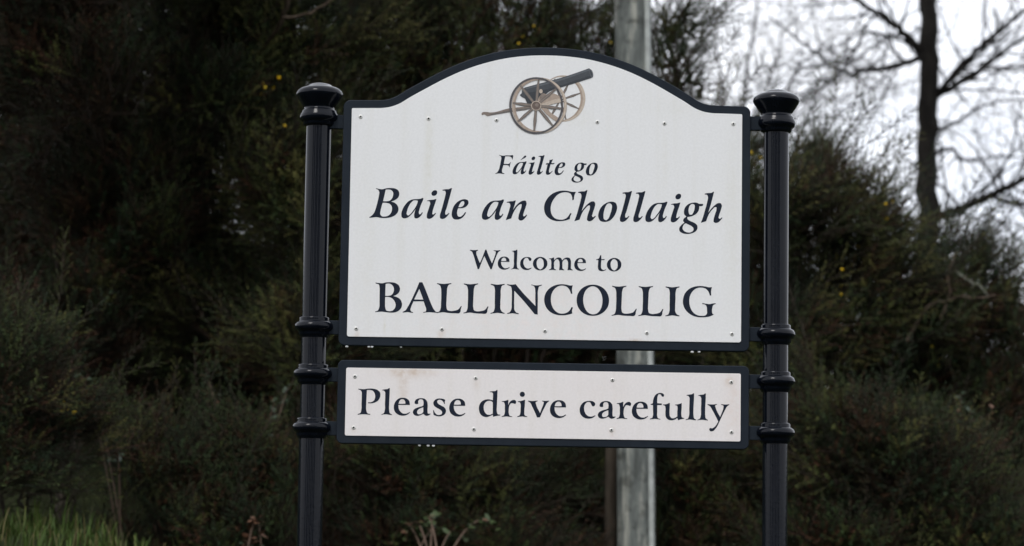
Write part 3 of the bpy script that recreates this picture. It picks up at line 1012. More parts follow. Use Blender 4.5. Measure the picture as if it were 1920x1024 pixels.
# ------------------------------------------------------------------ gorse
def shoot(V, F, M, p0, d, L, r, n_needles, nl, rs):
    """one spiny shoot: 3-sided stem and a spiral of thin needles"""
    d = d / np.linalg.norm(d)
    ref = np.array([0.2, 0.4, 0.9]) if abs(d[2]) < 0.8 else np.array([1.0, 0.2, 0.1])
    b = np.cross(d, ref)
    b /= np.linalg.norm(b)
    c = np.cross(d, b)
    k = len(V)
    V += [p0 - b * r, p0 + b * r, p0 + d * L + c * r * 0.5]
    V += [p0 - c * r, p0 + c * r, p0 + d * L + b * r * 0.5]
    F += [(k, k + 1, k + 2), (k + 3, k + 4, k + 5)]
    M += [1, 1]
    for i in range(n_needles):
        t = 0.12 + 0.9 * (i + rs.random()) / n_needles
        an = i * 2.4 + rs.random() * 0.8
        o = math.cos(an) * b + math.sin(an) * c
        up = 0.75 + 0.7 * t * rs.random() + 0.35 * rs.random()
        nd = o + d * up
        nd /= np.linalg.norm(nd)
        w = np.cross(nd, d)
        w /= np.linalg.norm(w) + 1e-9
        q = p0 + d * L * min(t, 1.0)
        ln = nl * (0.65 + 0.7 * rs.random()) * (1.0 if t < 0.9 else 0.75)
        k = len(V)
        V += [q - w * 0.0027, q + w * 0.0027, q + nd * ln]
        F.append((k, k + 1, k + 2))
        M.append(0)


def make_cluster(seed):
    rs = np.random.default_rng(seed)
    V, F, M = [], [], []
    d0 = np.array([rs.normal(0, 0.08), rs.normal(0, 0.08), 1.0])
    L0 = 0.30 + 0.12 * rs.random()
    shoot(V, F, M, np.zeros(3), d0, L0, 0.0045, 24, 0.023, rs)
    for i in range(10):
        t = 0.12 + 0.72 * (i + rs.random() * 0.6) / 10
        an = i * 2.4 + rs.random()
        tilt = 0.32 + 0.34 * rs.random()
        d = np.array([math.cos(an) * tilt, math.sin(an) * tilt, 0.85])
        shoot(V, F, M, d0 * L0 * t, d, (0.15 + 0.10 * rs.random()) * (1.15 - 0.5 * t), 0.0028, 15, 0.022, rs)
    return np.array(V), np.array(F), np.array(M)


def make_spray(seed):
    """a long arching shoot set with short side shoots"""
    rs = np.random.default_rng(seed)
    V, F, M = [], [], []
    n, L = 16, 0.62 + 0.25 * rs.random()
    p = np.zeros(3)
    d = np.array([rs.normal(0, 0.05), rs.normal(0, 0.05), 1.0])
    for i in range(n):
        d = d + rs.normal(0, 0.06, 3) + np.array([0.02, 0, 0])
        d /= np.linalg.norm(d)
        shoot(V, F, M, p, d, L / n * 1.1, 0.005, 3, 0.022, rs)
        p = p + d * L / n
        if i > 2:
            for _ in range(2):
                a = rs.random() * 6.28
                t = 0.8 + 0.3 * rs.random()
                e = d * 0.9 + np.array([math.cos(a) * t, math.sin(a) * t, 0.1])
                shoot(V, F, M, p, e, 0.05 + 0.13 * rs.random() * (1.25 - i / n), 0.0028, 10, 0.022, rs)
    return np.array(V), np.array(F), np.array(M)


CL = [make_cluster(100 + i) for i in range(9)]
NC = len(CL)
CL += [make_spray(300 + i) for i in range(4)]

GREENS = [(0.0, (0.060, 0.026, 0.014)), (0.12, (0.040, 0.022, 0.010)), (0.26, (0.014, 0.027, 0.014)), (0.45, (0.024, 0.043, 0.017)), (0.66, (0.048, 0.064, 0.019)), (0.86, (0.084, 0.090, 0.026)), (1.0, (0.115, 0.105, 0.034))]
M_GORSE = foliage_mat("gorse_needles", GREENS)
M_TWIG = flat_mat("gorse_stem", (0.030, 0.021, 0.014), 0.9, noise=0.35, nscale=30)
M_BLOOM = flat_mat("gorse_bloom", (0.66, 0.47, 0.012), 0.55, noise=0.15, nscale=200)


def bloom_mesh():
    bm = bmesh.new()
    for k in range(7):
        a = k * 2.4
        tilt = 0.35 + 0.5 * (k % 3) / 2
        d = Vector((math.cos(a) * tilt, math.sin(a) * tilt, 1)).normalized()
        s = Vector((-math.sin(a), math.cos(a), 0))
        p = [bm.verts.new(Vector((0, 0, 0))), bm.verts.new(d * 0.012 + s * 0.0075), bm.verts.new(d * 0.022 + s * 0.004 + Vector((0, 0, 0.002))),
             bm.verts.new(d * 0.022 - s * 0.004 + Vector((0, 0, 0.002))), bm.verts.new(d * 0.012 - s * 0.0075)]
        bm.faces.new(p)
    me = bpy.data.meshes.new("flower")
    bm.to_mesh(me)
    bm.free()
    me.materials.append(M_BLOOM)
    return me


BLOOM = bloom_mesh()
BUSHES = []
TRI = [0]


def rot_to(dirs, roll):
    """rotation matrices taking +Z to dirs with a roll"""
    z = dirs / np.linalg.norm(dirs, axis=1)[:, None]
    ref = np.where(np.abs(z[:, 2:3]) < 0.9, np.array([[0, 0, 1.0]]), np.array([[1.0, 0, 0]]))
    x = np.cross(ref, z)
    x /= np.linalg.norm(x, axis=1)[:, None]
    y = np.cross(z, x)
    c, s = np.cos(roll)[:, None], np.sin(roll)[:, None]
    x2, y2 = c * x + s * y, -s * x + c * y
    return np.stack([x2, y2, z], 2)


def gorse(label, X, Y, lobes, tint=0.5, dens=1.0, size=1.0):
    """lobes: (dx, dy, z, rx, ry, rz) ellipsoids of foliage around the stems"""
    zg = float(ground_z(X, Y))
    root = thing("gorse_bush", label, "bush", (X, Y, zg), "gorse growing on the bank")
    tips, dirs, scl, tn = [], [], [], []
    for (dx, dy, z, rx, ry, rz) in lobes:
        area = 4 * math.pi * ((rx * ry) ** 1.6 / 3 + (rx * rz) ** 1.6 / 3 + (ry * rz) ** 1.6 / 3) ** (1 / 1.6)
        n = int(area * 85 * dens / size ** 1.7)
        u = rng.normal(size=(n * 3, 3))
        u /= np.linalg.norm(u, axis=1)[:, None]
        keep = rng.random(n * 3) < np.where(u[:, 1] < 0.25, 1.0, 0.30) * np.where(u[:, 2] < -0.6, 0.35, 1.0)
        u = u[keep][:n]
        m = len(u)
        lump = 1 + 0.16 * np.sin(5.1 * u[:, 0] + 3.3 * u[:, 2] + X * 3) + 0.12 * np.sin(7.7 * u[:, 2] - 4.1 * u[:, 0] + Y)
        rad = (1 - 0.62 * rng.random(m) ** 1.5) * lump
        c = np.array([dx, dy, z - zg])
        P = c + u * np.array([rx, ry, rz]) * rad[:, None]
        fx = np.sin(2.3 * (P[:, 0] + X) + 1.7 * P[:, 2]) + 0.6 * np.sin(4.1 * P[:, 2] - 3.0 * (P[:, 0] + X))
        D = u * np.array([0.9, 0.9, 0.6]) + np.stack([0.55 * fx, 0 * fx - 0.12, 0 * fx + 0.75], 1) + rng.normal(0, 0.17, (m, 3))
        ok = P[:, 2] > ground_z(P[:, 0] + X, P[:, 1] + Y) - zg - 0.05
        wx, wy, wz = P[:, 0] + X, P[:, 1] + Y, P[:, 2] + zg
        hol = np.sin(6.1 * wx + 2.3 * wz + 1.0) + np.sin(7.3 * wz - 3.1 * wx + 2.0 * wy) + 0.8 * np.sin(11.0 * wx + 9.0 * wz) + 0.5 * np.sin(15.0 * wz - 12.0 * wx + 5.0 * wy)
        ok &= ~((hol < -0.75) & (rad > 0.62) & (size < 1.4) & (rng.random(m) < 0.9))           # hollows between the sprays
        P, D, rad = P[ok], D[ok], rad[ok]
        m = len(P)
        tips.append(P)
        dirs.append(D)
        scl.append((0.75 + 0.55 * rng.random(m)) * size)
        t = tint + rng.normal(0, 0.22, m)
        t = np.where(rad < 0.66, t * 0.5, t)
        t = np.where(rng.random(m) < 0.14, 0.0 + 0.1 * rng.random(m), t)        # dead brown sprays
        tn.append(t)
    P, D, S, T = np.concatenate(tips), np.concatenate(dirs), np.concatenate(scl), np.clip(np.concatenate(tn), 0, 1)
    which = rng.integers(0, NC, len(P))
    # long shoots standing out of the foliage
    nl = int(len(P) * 0.055) + 3
    src = rng.integers(0, len(P), nl)
    P = np.concatenate([P, P[src] + D[src] * 0.04])
    D = np.concatenate([D, D[src] * np.array([0.8, 0.5, 0.7]) + np.array([0, -0.08, 0.5])])
    S = np.concatenate([S, rng.uniform(0.7, 1.0, nl) * size])
    T = np.concatenate([T, np.clip(T[src] + 0.18, 0, 1)])
    which = np.concatenate([which, rng.integers(NC, len(CL), nl)])
    Rm = rot_to(D, rng.random(len(P)) * 6.28)
    VV, FF, MM, TT, n0 = [], [], [], [], 0
    for k, (cv, cf, cm) in enumerate(CL):
        idx = np.nonzero(which == k)[0]
        if not len(idx):
            continue
        v = np.einsum('nij,vj->nvi', Rm[idx], cv - np.array([0, 0, 0.16])) * S[idx][:, None, None] + P[idx][:, None, :]
        nv = len(cv)
        f = cf[None] + (np.arange(len(idx)) * nv)[:, None, None] + n0
        VV.append(v.reshape(-1, 3))
        FF.append(f.reshape(-1, 3))
        MM.append(np.tile(cm, len(idx)))
        tt = T[idx][:, None] + rng.normal(0, 0.06, (len(idx), nv))
        TT.append(np.clip(tt, 0, 1).ravel())
        n0 += len(idx) * nv
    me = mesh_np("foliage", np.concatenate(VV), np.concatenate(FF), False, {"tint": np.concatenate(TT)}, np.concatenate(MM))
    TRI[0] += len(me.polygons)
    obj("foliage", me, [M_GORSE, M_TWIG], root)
    acc = Acc()
    order = sorted(lobes, key=lambda q: q[2])
    for li, (dx, dy, z, rx, ry, rz) in enumerate(order):
        for _ in range(4):
            e = np.array([dx + rng.normal(0, rx * 0.4), dy + 0.1 * ry + rng.normal(0, ry * 0.3), z - zg + rng.normal(0, rz * 0.3) + rz * 0.1])
            if li == 0:
                b0 = np.array([dx * 0.6 + rng.normal(0, 0.12), dy * 0.6 + 0.2 + rng.normal(0, 0.10), 0.0])
                b0[2] = float(ground_z(X + b0[0], Y + b0[1])) - zg - 0.12
            else:
                q = min(order[:li], key=lambda q: (q[0] - dx) ** 2 + (q[1] - dy) ** 2 + (q[2] - z) ** 2)
                b0 = np.array([q[0] + rng.normal(0, 0.08), q[1] + 0.15, q[2] - zg + rng.normal(0, 0.08)])
            mid = b0 * 0.5 + e * 0.5 + np.array([rng.normal(0, 0.2), 0.12 + rng.normal(0, 0.1), 0.04])
            ts = np.linspace(0, 1, 9)[:, None]
            pl = (1 - ts) ** 2 * b0 + 2 * ts * (1 - ts) * mid + ts ** 2 * e + rng.normal(0, 0.02, (9, 3))
            pl[0] = b0
            V, F = tube_np(pl, np.linspace(0.018, 0.005, 9), 6)
            acc.add(V, F)
    obj("stem", acc.mesh("stem"), M_TWIG, root)
    BUSHES.append((root, P + np.array([X, Y, zg]), D / np.linalg.norm(D, axis=1)[:, None], S))
    return root


def bl(px, py, Y, rx, ry, rz, X0, Y0):
    """lobe whose middle is seen at a given place of the hedge"""
    p = unproject(px, py, Y)
    return (p[0] - X0, Y - Y0, p[2], rx, ry, rz)


def bush(label, Xpx, Y, lobes, tint=0.5, dens=1.0, size=1.0):
    X0 = unproject(Xpx, 800, Y)[0]
    return gorse(label, X0, Y, [bl(px, py, Y + dy, rx, ry, rz, X0, Y) for (px, py, dy, rx, ry, rz) in lobes], tint, dens, size)


bush("tall dark gorse bush at the left end of the hedge", 120, 5.6, [(60, 90, -.7, .62, .6, .6), (190, 400, .1, .5, .5, .6), (90, 680, .3, .6, .6, .6), (150, -130, -1.1, .7, .7, .5)], 0.27)
bush("low gorse bush with upright sprays on the grassy end of the bank", 20, 3.6, [(20, 720, 0, .33, .35, .36), (110, 800, .25, .30, .3, .25), (10, 880, .1, .36, .3, .22)], 0.62, 1.0, 0.8)
bush("tall gorse bush with fanned sprays left of the black post finial", 420, 6.0, [(390, 130, -.5, .62, .55, .55), (300, 400, .0, .6, .55, .6), (440, 640, .3, .62, .6, .55), (400, -150, -1.0, .75, .7, .5)], 0.68)
bush("olive gorse bush directly behind the left black post", 610, 5.4, [(580, 330, 0, .48, .45, .55), (600, 620, .1, .5, .45, .5), (560, 60, .2, .5, .45, .45)], 0.74)
bush("gorse bush behind the left shoulder of the arched board", 780, 6.3, [(760, 90, 0, .62, .55, .52), (760, 420, .2, .6, .5, .6), (740, -130, .2, .6, .5, .4)], 0.58)
bush("gorse bush with yellow flowers behind the top of the arch", 960, 6.5, [(950, 60, 0, .46, .4, .36), (960, 330, .2, .6, .5, .6), (900, -70, .2, .36, .4, .24)], 0.60)
bush("thin gorse bush with bright sky gaps left of the grey pole", 1110, 6.8, [(1130, 130, 0, .32, .3, .30), (1110, 380, .2, .6, .5, .6), (1120, 20, .1, .10, .12, .10)], 0.56)
bush("ragged gorse bush reaching up just right of the grey pole", 1270, 6.6, [(1265, 160, 0, .20, .25, .30), (1270, 40, 0, .11, .15, .16), (1280, 400, .1, .5, .45, .5)], 0.55)
bush("gorse bush behind the right black post", 1450, 5.9, [(1430, 400, 0, .42, .42, .36), (1400, 620, .2, .55, .5, .5), (1360, 300, .3, .26, .3, .22)], 0.72)
bush("rounded gorse bush between the right black post and the bare trunk", 1600, 6.2, [(1570, 430, 0, .40, .4, .36), (1640, 560, .1, .45, .45, .45), (1510, 345, .2, .22, .25, .22)], 0.62)
bush("brownish gorse bush at the foot of the bare trunk", 1780, 6.6, [(1790, 560, 0, .38, .4, .40), (1730, 700, .1, .55, .5, .45), (1770, 470, .1, .16, .2, .16)], 0.40)
bush("low gorse bush at the right end of the hedge", 1930, 6.4, [(1930, 730, 0, .42, .4, .40), (1890, 880, 0, .55, .5, .4), (1990, 640, 0, .4, .4, .3)], 0.48)
bush("small gorse bush low in front of the hedge left of the sign", 330, 4.6, [(330, 900, 0, .52, .4, .28), (480, 880, .2, .42, .4, .28), (400, 1010, -.1, .55, .35, .2)], 0.42, 1.0, 0.85)
bush("small gorse bush beneath the narrow lower board", 760, 5.2, [(720, 880, 0, .5, .4, .30), (890, 930, .3, .45, .4, .28), (700, 1020, -.1, .5, .35, .2), (930, 1030, .1, .5, .35, .2)], 0.46, 1.0, 0.85)
bush("small shaded gorse bush right of the foot of the grey pole", 1330, 5.6, [(1310, 900, 0, .45, .4, .34), (1050, 930, .3, .4, .4, .3), (1330, 1030, -.1, .45, .35, .2)], 0.46, 1.0, 0.85)
bush("bushy gorse low behind the right black post", 1600, 5.2, [(1560, 830, 0, .5, .45, .38), (1720, 920, 0, .5, .45, .36), (1560, 1020, -.1, .5, .35, .22), (1800, 1040, 0, .55, .35, .22)], 0.52, 1.0, 0.9)
bush("dark gorse bush behind the hedge on the left", 250, 7.6, [(250, 150, 0, .85, .6, .9), (300, 640, 0, .9, .6, .7), (120, 400, -.5, .8, .6, .8), (420, 380, -.4, .7, .5, .7), (-20, 440, -.6, .6, .5, .6), (40, 60, -.2, .7, .6, .7)], 0.34, 1.05, 1.65)
bush("dark gorse bush behind the hedge in the middle", 780, 7.8, [(720, 350, 0, .85, .6, .8), (900, 650, -.3, .9, .6, .7), (960, 690, -.6, .6, .4, .5), (600, 80, 0, .8, .6, .7), (600, 780, 0, .8, .6, .6)], 0.34, 1.05, 1.65)
bush("dark gorse bush behind the hedge on the right", 1500, 7.8, [(1330, 560, 0, .75, .6, .6), (1580, 680, 0, .75, .6, .5), (1150, 640, 0, .7, .6, .6), (1800, 820, 0, .8, .6, .4)], 0.36, 1.05, 1.65)

# bare older branches showing in front of the foliage
def old_branch(k, limbs, Y, mat):
    root = BUSHES[k][0]
    o0 = np.array(root.location)
    for px, r0, r1, bend in limbs:
        out = []
        P = [unproject(x, y, Y + bend * i / (len(px) - 1)) for i, (x, y) in enumerate(px)]
        for i in range(len(P) - 1):
            a, b, c, e = P[max(i - 1, 0)], P[i], P[i + 1], P[min(i + 2, len(P) - 1)]
            for t in (0, 0.25, 0.5, 0.75):
                out.append(0.5 * ((2 * b) + (-a + c) * t + (2 * a - 5 * b + 4 * c - e) * t * t + (-a + 3 * b - 3 * c + e) * t ** 3))
        out.append(P[-1])
        out = np.array(out) + rng.normal(0, 0.003, (len(out), 3))
        V, F = tube_np(out - o0, np.linspace(r0, r1, len(out)), 8)
        obj("branch", mesh_np("branch", V, F, True), mat, root)


M_OLD = bark_mat("old_gorse_bark", (0.035, 0.024, 0.018), (0.13, 0.10, 0.075), (25, 25, 8), 0.5)
M_LICHEN = bark_mat("lichened_bark", (0.06, 0.055, 0.045), (0.24, 0.25, 0.20), (25, 25, 8), 0.5)
old_branch(3, [([(545, -40), (537, 5), (528, 38), (512, 66), (488, 92), (470, 130)], 0.014, 0.009, 0.5), ([(532, 33), (560, 31), (590, 20), (615, 4), (640, -22)], 0.008, 0.005, -0.1)], 4.75, M_OLD)
old_branch(10, [([(1700, 640), (1740, 575), (1772, 566), (1800, 556), (1832, 560), (1866, 552)], 0.011, 0.006, 0.0), ([(1765, 600), (1780, 550), (1776, 515), (1790, 480)], 0.010, 0.006, 0.1)], 6.0, M_OLD)
old_branch(10, [([(1790, 508), (1812, 524), (1836, 538), (1850, 556)], 0.012, 0.008, 0.1)], 6.0, M_LICHEN)

# yellow blossoms: seated on the front sprays of the bushes
FL = [(498, 160), (512, 160), (984, 78), (998, 74), (1005, 68), (1418, 300), (1660, 410), (1668, 395), (1600, 474), (1765, 672), (1758, 668), (536, 218), (1120, 100), (1585, 540), (120, 770), (130, 785)]
allP = np.concatenate([b[1] + b[2] * (0.20 * b[3])[:, None] for b in BUSHES])
own = np.concatenate([np.full(len(b[1]), i) for i, b in enumerate(BUSHES)])
qx, qy = project(allP)
FL = [(x + dx, y + dy) for (x, y) in FL for dx, dy in ((0, 0), (random.uniform(-9, 9), random.uniform(-8, 8)), (random.uniform(-14, 14), random.uniform(-12, 12)))[:random.choice((2, 3, 3))]]
used = set()
for fx, fy in FL:
    cost = np.hypot(qx - fx, qy - fy) + allP[:, 1] * 9.0
    for q in used:
        cost[q] += 1e3
    j = int(np.argmin(cost))
    used.add(j)
    root = BUSHES[own[j]][0]
    o = obj("flower", BLOOM, None, root)
    o.location = Vector(allP[j]) - root.location
    o.rotation_euler = (random.uniform(0.2, 1.0), random.uniform(-0.5, 0.5), random.uniform(0, 6))
    s = random.uniform(0.6, 1.05)
    o.scale = (s, s, s)

# ------------------------------------------------------------------ bare trees
M_BARK = bark_mat("bare_tree_bark", (0.006, 0.0055, 0.005), (0.021, 0.019, 0.016), (9, 9, 2.2), 0.6)
M_BARK2 = flat_mat("thin_twig_bark", (0.034, 0.030, 0.028), 0.85, noise=0.3, nscale=8)


def twigs(acc, p, d, L, r, depth, rs, spread=0.75):
    """a crooked branch with side twigs"""
    n = max(4, int(L / 0.11)) if depth > 0 else 4
    pts = [p]
    dd = d / np.linalg.norm(d)
    kids = []
    for i in range(n):
        dd = dd + rs.normal(0, 0.17, 3) + np.array([0, 0, 0.02])
        dd /= np.linalg.norm(dd)
        p = p + dd * L / n
        pts.append(p)
        if depth > 0 and i > 0 and rs.random() < 0.40:
            kids.append((p, dd, 1 - i / n))
    rad = np.linspace(r, max(r * 0.3, 0.0016), len(pts))
    V, F = tube_np(pts, rad, 5 if r > 0.008 else 3)
    acc.add(V, F)
    for (q, dv, t) in kids:
        a = rs.normal(0, 1, 3)
        a -= dv * (a @ dv)
        a /= np.linalg.norm(a)
        nd = dv * 0.65 + a * spread
        twigs(acc, q, nd, L * (0.38 + 0.3 * rs.random()) * (0.55 + 0.5 * t), max(r * 0.46, 0.0017), depth - 1, rs, spread)


def along(pixels, Y, r0, r1, bend=0.0):
    """limb through given places, smoothed"""
    P = [unproject(px, py, Y + bend * k / max(1, len(pixels) - 1)) for k, (px, py) in enumerate(pixels)]
    out = []
    for i in range(len(P) - 1):
        a, b, c, e = P[max(i - 1, 0)], P[i], P[i + 1], P[min(i + 2, len(P) - 1)]
        for k in range(4):
            t = k / 4
            out.append(0.5 * ((2 * b) + (-a + c) * t + (2 * a - 5 * b + 4 * c - e) * t * t + (-a + 3 * b - 3 * c + e) * t ** 3))
    out.append(P[-1])
    return np.array(out), np.linspace(r0, r1, len(out))


TY = 14.0
tb = unproject(1740, 800, TY)
tz = float(ground_z(tb[0], TY))
TREE = thing("bare_tree", "leafless tree with straight dark trunk rising above the right of the hedge", "tree", (tb[0], TY, tz), None)
torig = np.array([tb[0], TY, tz])
ppm = FPX / (TY - CAM[1])
trunk_px = [(1744, 1000), (1742, 800), (1741, 600), (1740, 450), (1738, 330), (1738, 240), (1740, 160), (1741, 60), (1740, -60), (1744, -300), (1738, -560)]
P, _ = along(trunk_px, TY, 1, 1)
P[0][2] = tz - 0.2
rr = np.interp(np.arange(len(P)), [0, 10, 16, 24, 32, len(P) - 1], np.array([25, 21.5, 19.5, 18, 15.5, 5]) / ppm)
rr = rr * (1 + rng.normal(0, 0.04, len(P)))
P[4:] += rng.normal(0, 0.010, (len(P) - 4, 3)) * np.array([1, 1, 0])
V, F = tube_np(P - torig, rr, 14)
obj("trunk", mesh_np("trunk", V, F, True), M_BARK, TREE)
acc = Acc()
rs = np.random.default_rng(21)
LIMBS = [
 ([(1728, 100), (1708, 78), (1685, 52), (1652, 27), (1610, 2), (1560, -45), (1500, -100)], 8.5, 3, -0.6, 2),
 ([(1728, 107), (1700, 116), (1668, 126), (1640, 130), (1618, 134), (1600, 142), (1580, 134), (1555, 120), (1520, 92), (1485, 66), (1440, 30)], 6.5, 1.6, -1.2, 2),
 ([(1582, 134), (1560, 128), (1530, 122), (1500, 132), (1478, 148)], 3, 1.2, -0.5, 1),
 ([(1720, 92), (1690, 76), (1650, 62), (1622, 62), (1610, 85), (1595, 104), (1575, 118), (1545, 112)], 3.6, 1.3, -0.7, 2),
 ([(1755, 178), (1775, 158), (1800, 126), (1830, 96), (1860, 70), (1895, 40), (1935, 8), (1990, -40)], 7.0, 3.0, -0.8, 2),
 ([(1755, 180), (1780, 166), (1815, 147), (1850, 122), (1885, 95), (1930, 66), (1990, 30)], 7.5, 3.0, 0.6, 2),
 ([(1755, 248), (1775, 238), (1800, 226), (1830, 206), (1860, 194), (1900, 186), (1940, 190)], 3.6, 1.4, -0.8, 2),
 ([(1752, 290), (1772, 280), (1790, 282), (1800, 298), (1830, 300), (1870, 292), (1920, 296)], 4.2, 1.6, 0.8, 2),
 ([(1750, 412), (1775, 402), (1800, 392), (1832, 378), (1870, 360), (1905, 342), (1950, 318), (2010, 300)], 9.5, 4.5, -1.0, 2),
 ([(1741, -60), (1700, -120), (1640, -180), (1560, -210)], 7, 2, -0.8, 2),
 ([(1742, -140), (1790, -200), (1860, -260)], 7, 2, 0.6, 1),
 ([(1728, 300), (1690, 318), (1650, 316), (1610, 300)], 2.4, 1.0, 1.0, 2),
]
for px, r0, r1, bend, depth in LIMBS:
    P, rad = along(px, TY, r0 / ppm, r1 / ppm, bend)
    P = P + rng.normal(0, 0.006, P.shape)
    V, F = tube_np(P - torig, rad, 8)
    acc.add(V, F)
    for i in range(3, len(P)):
        for _ in range(2):
            if rs.random() < 0.38:
                dv = P[i] - P[i - 1]
                dv /= np.linalg.norm(dv)
                a = rs.normal(0, 1, 3)
                a -= dv * (a @ dv)
                a /= np.linalg.norm(a)
                twigs(acc, P[i] - torig, dv * 0.6 + a * 0.9, 0.5 + 0.7 * rs.random(), max(rad[i] * 0.42, 0.004), depth, rs)
obj("crown", acc.mesh("crown"), M_BARK, TREE)


def small_tree(label, px, Y, fork_py, stems, seed):
    b = unproject(px, 800, Y)
    zg = float(ground_z(b[0], Y))
    root = thing("bare_tree", label, "tree", (b[0], Y, zg), None)
    o0 = np.array([b[0], Y, zg])
    f = unproject(px, fork_py, Y)
    rs = np.random.default_rng(seed)
    ts = np.linspace(0, 1, 9)[:, None]
    pl = o0 + ts * (f - o0) + rs.normal(0, 0.02, (9, 3))
    pl[0] = o0 - np.array([0, 0, 0.2])
    V, F = tube_np(pl - o0, np.linspace(0.09, 0.05, 9), 10)
    obj("trunk", mesh_np("trunk", V, F, True), M_BARK, root)
    acc = Acc()
    for (tx, ty, dY) in stems:
        e = unproject(tx, ty, Y + dY)
        ts = np.linspace(0, 1, 14)[:, None]
        mid = (pl[-1] + e) / 2 + np.array([0, 0, 0.25]) + rs.normal(0, 0.15, 3)
        L = (1 - ts) ** 2 * pl[-1] + 2 * ts * (1 - ts) * mid + ts ** 2 * e + rs.normal(0, 0.03, (14, 3)) * ts
        rad = np.linspace(0.020, 0.004, 14)
        V, F = tube_np(L - o0, rad, 6)
        acc.add(V, F)
        for i in range(2, 14):
            for _ in range(1 + (i % 3 == 0)):
                dv = L[i] - L[i - 1]
                dv /= np.linalg.norm(dv)
                a = rs.normal(0, 1, 3)
                a -= dv * (a @ dv)
                a /= np.linalg.norm(a)
                twigs(acc, L[i] - o0, dv * 0.6 + a * 0.8, 0.6 + 0.7 * rs.random(), max(rad[i] * 0.34, 0.0030), 2, rs)
    obj("crown", acc.mesh("crown"), M_BARK2, root)


small_tree("leafless tree whose fine twigs fill the sky between pole and bare trunk", 1372, 15.5, 330,
           [(1330, -60, 0), (1420, -80, -1), (1500, -30, .5), (1560, 60, 0), (1640, 120, -.6), (1590, 190, .8), (1470, 130, -.5), (1660, 230, .4)], 5)
small_tree("leafless tree with dense twigs at the right end of the hedge", 2040, 15.0, 560,
           [(1830, 250, 0), (1790, 350, -.6), (1860, 420, .5), (1900, 180, -.5), (2100, 120, 0)], 9)

# ------------------------------------------------------------------ brambles
M_LEAF = flat_mat("bramble_leaf", (0.035, 0.055, 0.032), 0.42, noise=0.35, nscale=25)
M_LEAFY = flat_mat("young_leaf", (0.040, 0.062, 0.018), 0.5, noise=0.3, nscale=25)
M_DEAD = flat_mat("dead_leaf", (0.10, 0.045, 0.022), 0.6, noise=0.35, nscale=25)


def leaf_mesh(mat):
    bm = bmesh.new()
    prof = [(0, 0.002), (0.15, 0.34), (0.35, 0.5), (0.55, 0.46), (0.75, 0.30), (0.9, 0.13), (1.0, 0.0)]
    mid, le, ri = [], [], []
    for i, (t, w) in enumerate(prof):
        y = t * 0.058
        w = w * 0.040 * (1 + 0.10 * (-1) ** i)
        dz = -0.010 * t * t
        mid.append(bm.verts.new((0, y, dz)))
        le.append(bm.verts.new((-w, y, dz + 0.20 * w)))
        ri.append(bm.verts.new((w, y, dz + 0.20 * w)))
    for i in range(len(prof) - 1):
        bm.faces.new((mid[i], mid[i + 1], le[i + 1], le[i]))
        bm.faces.new((mid[i], ri[i], ri[i + 1], mid[i + 1]))
    me = bpy.data.meshes.new("leaf")
    bm.to_mesh(me)
    bm.free()
    me.materials.append(mat)
    me.polygons.foreach_set("use_smooth", np.ones(len(me.polygons), dtype=bool))
    return me


LEAVES = [leaf_mesh(m) for m in (M_LEAF, M_LEAFY, M_DEAD)]
M_CANE = flat_mat("bramble_cane", (0.09, 0.055, 0.035), 0.7, noise=0.3, nscale=20)


def bramble(label, Xpx, Y, ends, kinds, seed):
    rs = np.random.default_rng(seed)
    x0 = unproject(Xpx, 900, Y)[0]
    zg = float(ground_z(x0, Y))
    root = thing("bramble", label, "plant", (x0, Y, zg), "brambles in the hedge")
    acc = Acc()
    for (px, py, dY) in ends:
        e = unproject(px, py, Y + dY) - np.array([x0, Y, zg])
        b0 = np.array([rs.normal(0, 0.04), rs.normal(0, 0.04), -0.06])
        mid = b0 * 0.4 + e * 0.6 + np.array([0, 0, 0.22 + 0.2 * rs.random()])
        ts = np.linspace(0, 1, 12)[:, None]
        pl = (1 - ts) ** 2 * b0 + 2 * ts * (1 - ts) * mid + ts ** 2 * e
        V, F = tube_np(pl, np.linspace(0.006, 0.0025, 12), 5)
        acc.add(V, F)
        for i in range(5, 12):
            a = rs.random() * 6.28
            for j in (-1, 0, 1):
                k = kinds[rs.integers(0, len(kinds))]
                o = obj("leaf", LEAVES[k], None, root)
                o.location = Vector(pl[i])
                o.rotation_euler = (rs.normal(0.25, 0.45), rs.normal(0, 0.4), a + j * 1.1)
                s = 0.5 + 0.4 * rs.random()
                o.scale = (s, s, s)
    obj("cane", acc.mesh("cane"), M_CANE, root)


bramble("bramble with grey green leaves trailing from the low gorse by the grass", 230, 4.2, [(150, 700, .1), (165, 730, 0), (215, 830, -.2)], [0, 0, 0, 2], 1)
bramble("bramble with pale leaves between the tall gorse and left black post", 450, 4.6, [(385, 705, .1), (400, 735, 0), (520, 745, 0), (545, 720, .2)], [0, 0, 0, 0, 2], 2)
bramble("young bright green bramble shoots beneath the lower board", 800, 4.4, [(790, 1008, .3), (760, 1016, .2), (840, 1012, .3), (815, 1000, .4), (870, 1016, .4), (930, 996, .4), (735, 1022, .4)], [1, 1, 0, 1, 2], 3)
bramble("bramble with rusty dead leaves beside the foot of the left post", 470, 4.0, [(490, 1024, 0), (470, 1030, .1)], [2, 2, 0], 4)
bramble("bramble with small pale leaves at the right end of the hedge", 1830, 5.4, [(1820, 770, .1), (1860, 765, 0), (1890, 875, 0), (1800, 740, .1)], [0, 0, 0, 2], 5)

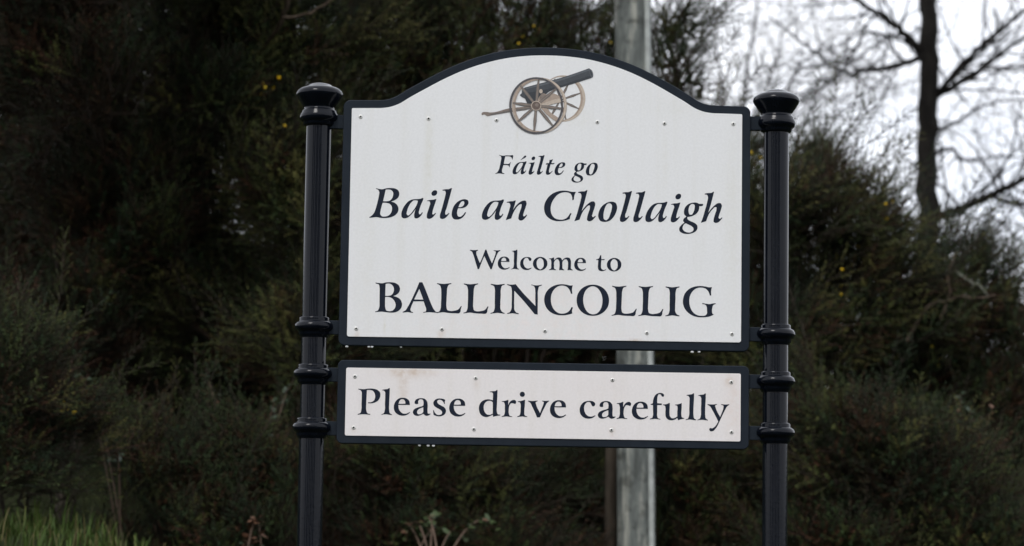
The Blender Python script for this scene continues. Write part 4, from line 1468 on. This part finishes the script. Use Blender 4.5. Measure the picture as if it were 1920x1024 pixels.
# ------------------------------------------------------------------ grass
def grass_mesh():
    n = 20000
    nb = 9500
    xs = np.concatenate([rng.uniform(-4.0, -1.45, nb), rng.uniform(-6, 6, n - nb)])
    ys = np.concatenate([rng.uniform(2.2, 5.4, nb), rng.uniform(-3.5, 3.6, n - nb)])
    zs = ground_z(xs, ys)
    L = np.where(np.arange(n) < nb, rng.uniform(0.04, 0.08, n) + 0.15 * rng.random(n) ** 4, rng.uniform(0.04, 0.11, n)) * np.where(rng.random(n) < 0.05, 1.6, 1.0)
    a = rng.random(n) * 6.28
    lean = rng.uniform(0.1, 0.75, n)
    w = rng.uniform(0.0022, 0.0045, n)
    base = np.stack([xs, ys, zs - 0.01], 1)
    side = np.stack([np.cos(a), np.sin(a), 0 * a], 1)
    fw = np.stack([-np.sin(a), np.cos(a), 0 * a], 1)
    up = np.array([0, 0, 1.0])
    m1 = base + up * (L * 0.5)[:, None] + fw * (L * lean * 0.22)[:, None]
    m2 = base + up * (L * 0.82)[:, None] + fw * (L * lean * 0.55)[:, None]
    tp = base + up * (L * (1 - 0.35 * lean))[:, None] + fw * (L * lean)[:, None]
    V = np.stack([base - side * w[:, None], base + side * w[:, None], m1 - side * (w * 0.85)[:, None], m1 + side * (w * 0.85)[:, None],
                  m2 - side * (w * 0.55)[:, None], m2 + side * (w * 0.55)[:, None], tp], 1).reshape(-1, 3)
    f0 = np.array([(0, 1, 3), (0, 3, 2), (2, 3, 5), (2, 5, 4), (4, 5, 6)])
    F = (f0[None] + (np.arange(n) * 7)[:, None, None]).reshape(-1, 3)
    t = np.repeat(np.clip(rng.normal(0.42, 0.27, n), 0, 1), 7)
    return mesh_np("grass", V, F, False, {"tint": t})


M_GRASS = foliage_mat("grass_blades", [(0.0, (0.10, 0.085, 0.035)), (0.25, (0.028, 0.048, 0.010)), (0.7, (0.044, 0.076, 0.013)), (1.0, (0.085, 0.10, 0.026))], 0.5)
obj("grass", grass_mesh(), M_GRASS, None, kind="stuff", label="short green grass on the verge and the end of the bank", category="grass")

# ------------------------------------------------------------------ hedge added out of view behind the camera, dark for the glossy posts to mirror
for k, (x, y, src, sc_) in enumerate([(-15, -15, 2, 2.1), (-9.5, -18, 0, 2.3), (-4.5, -19.5, 2, 2.2), (0.5, -19, 0, 2.2), (5.5, -19.5, 2, 2.3), (10.5, -18, 0, 2.2)]):
    root = BUSHES[src][0]
    c = root.copy()
    COL.objects.link(c)
    c.location = (x, y, float(ground_z(x, y)) - 0.1)
    c.rotation_euler[2] = math.pi + 0.4 * k
    c.scale = (sc_, sc_, sc_)
    c['label'] = "tall gorse bush added out of view behind the camera, for the posts to reflect"
    c['group'] = "added hedge behind the camera"
    for ch in list(root.children):
        d_ = ch.copy()
        COL.objects.link(d_)
        d_.parent = c
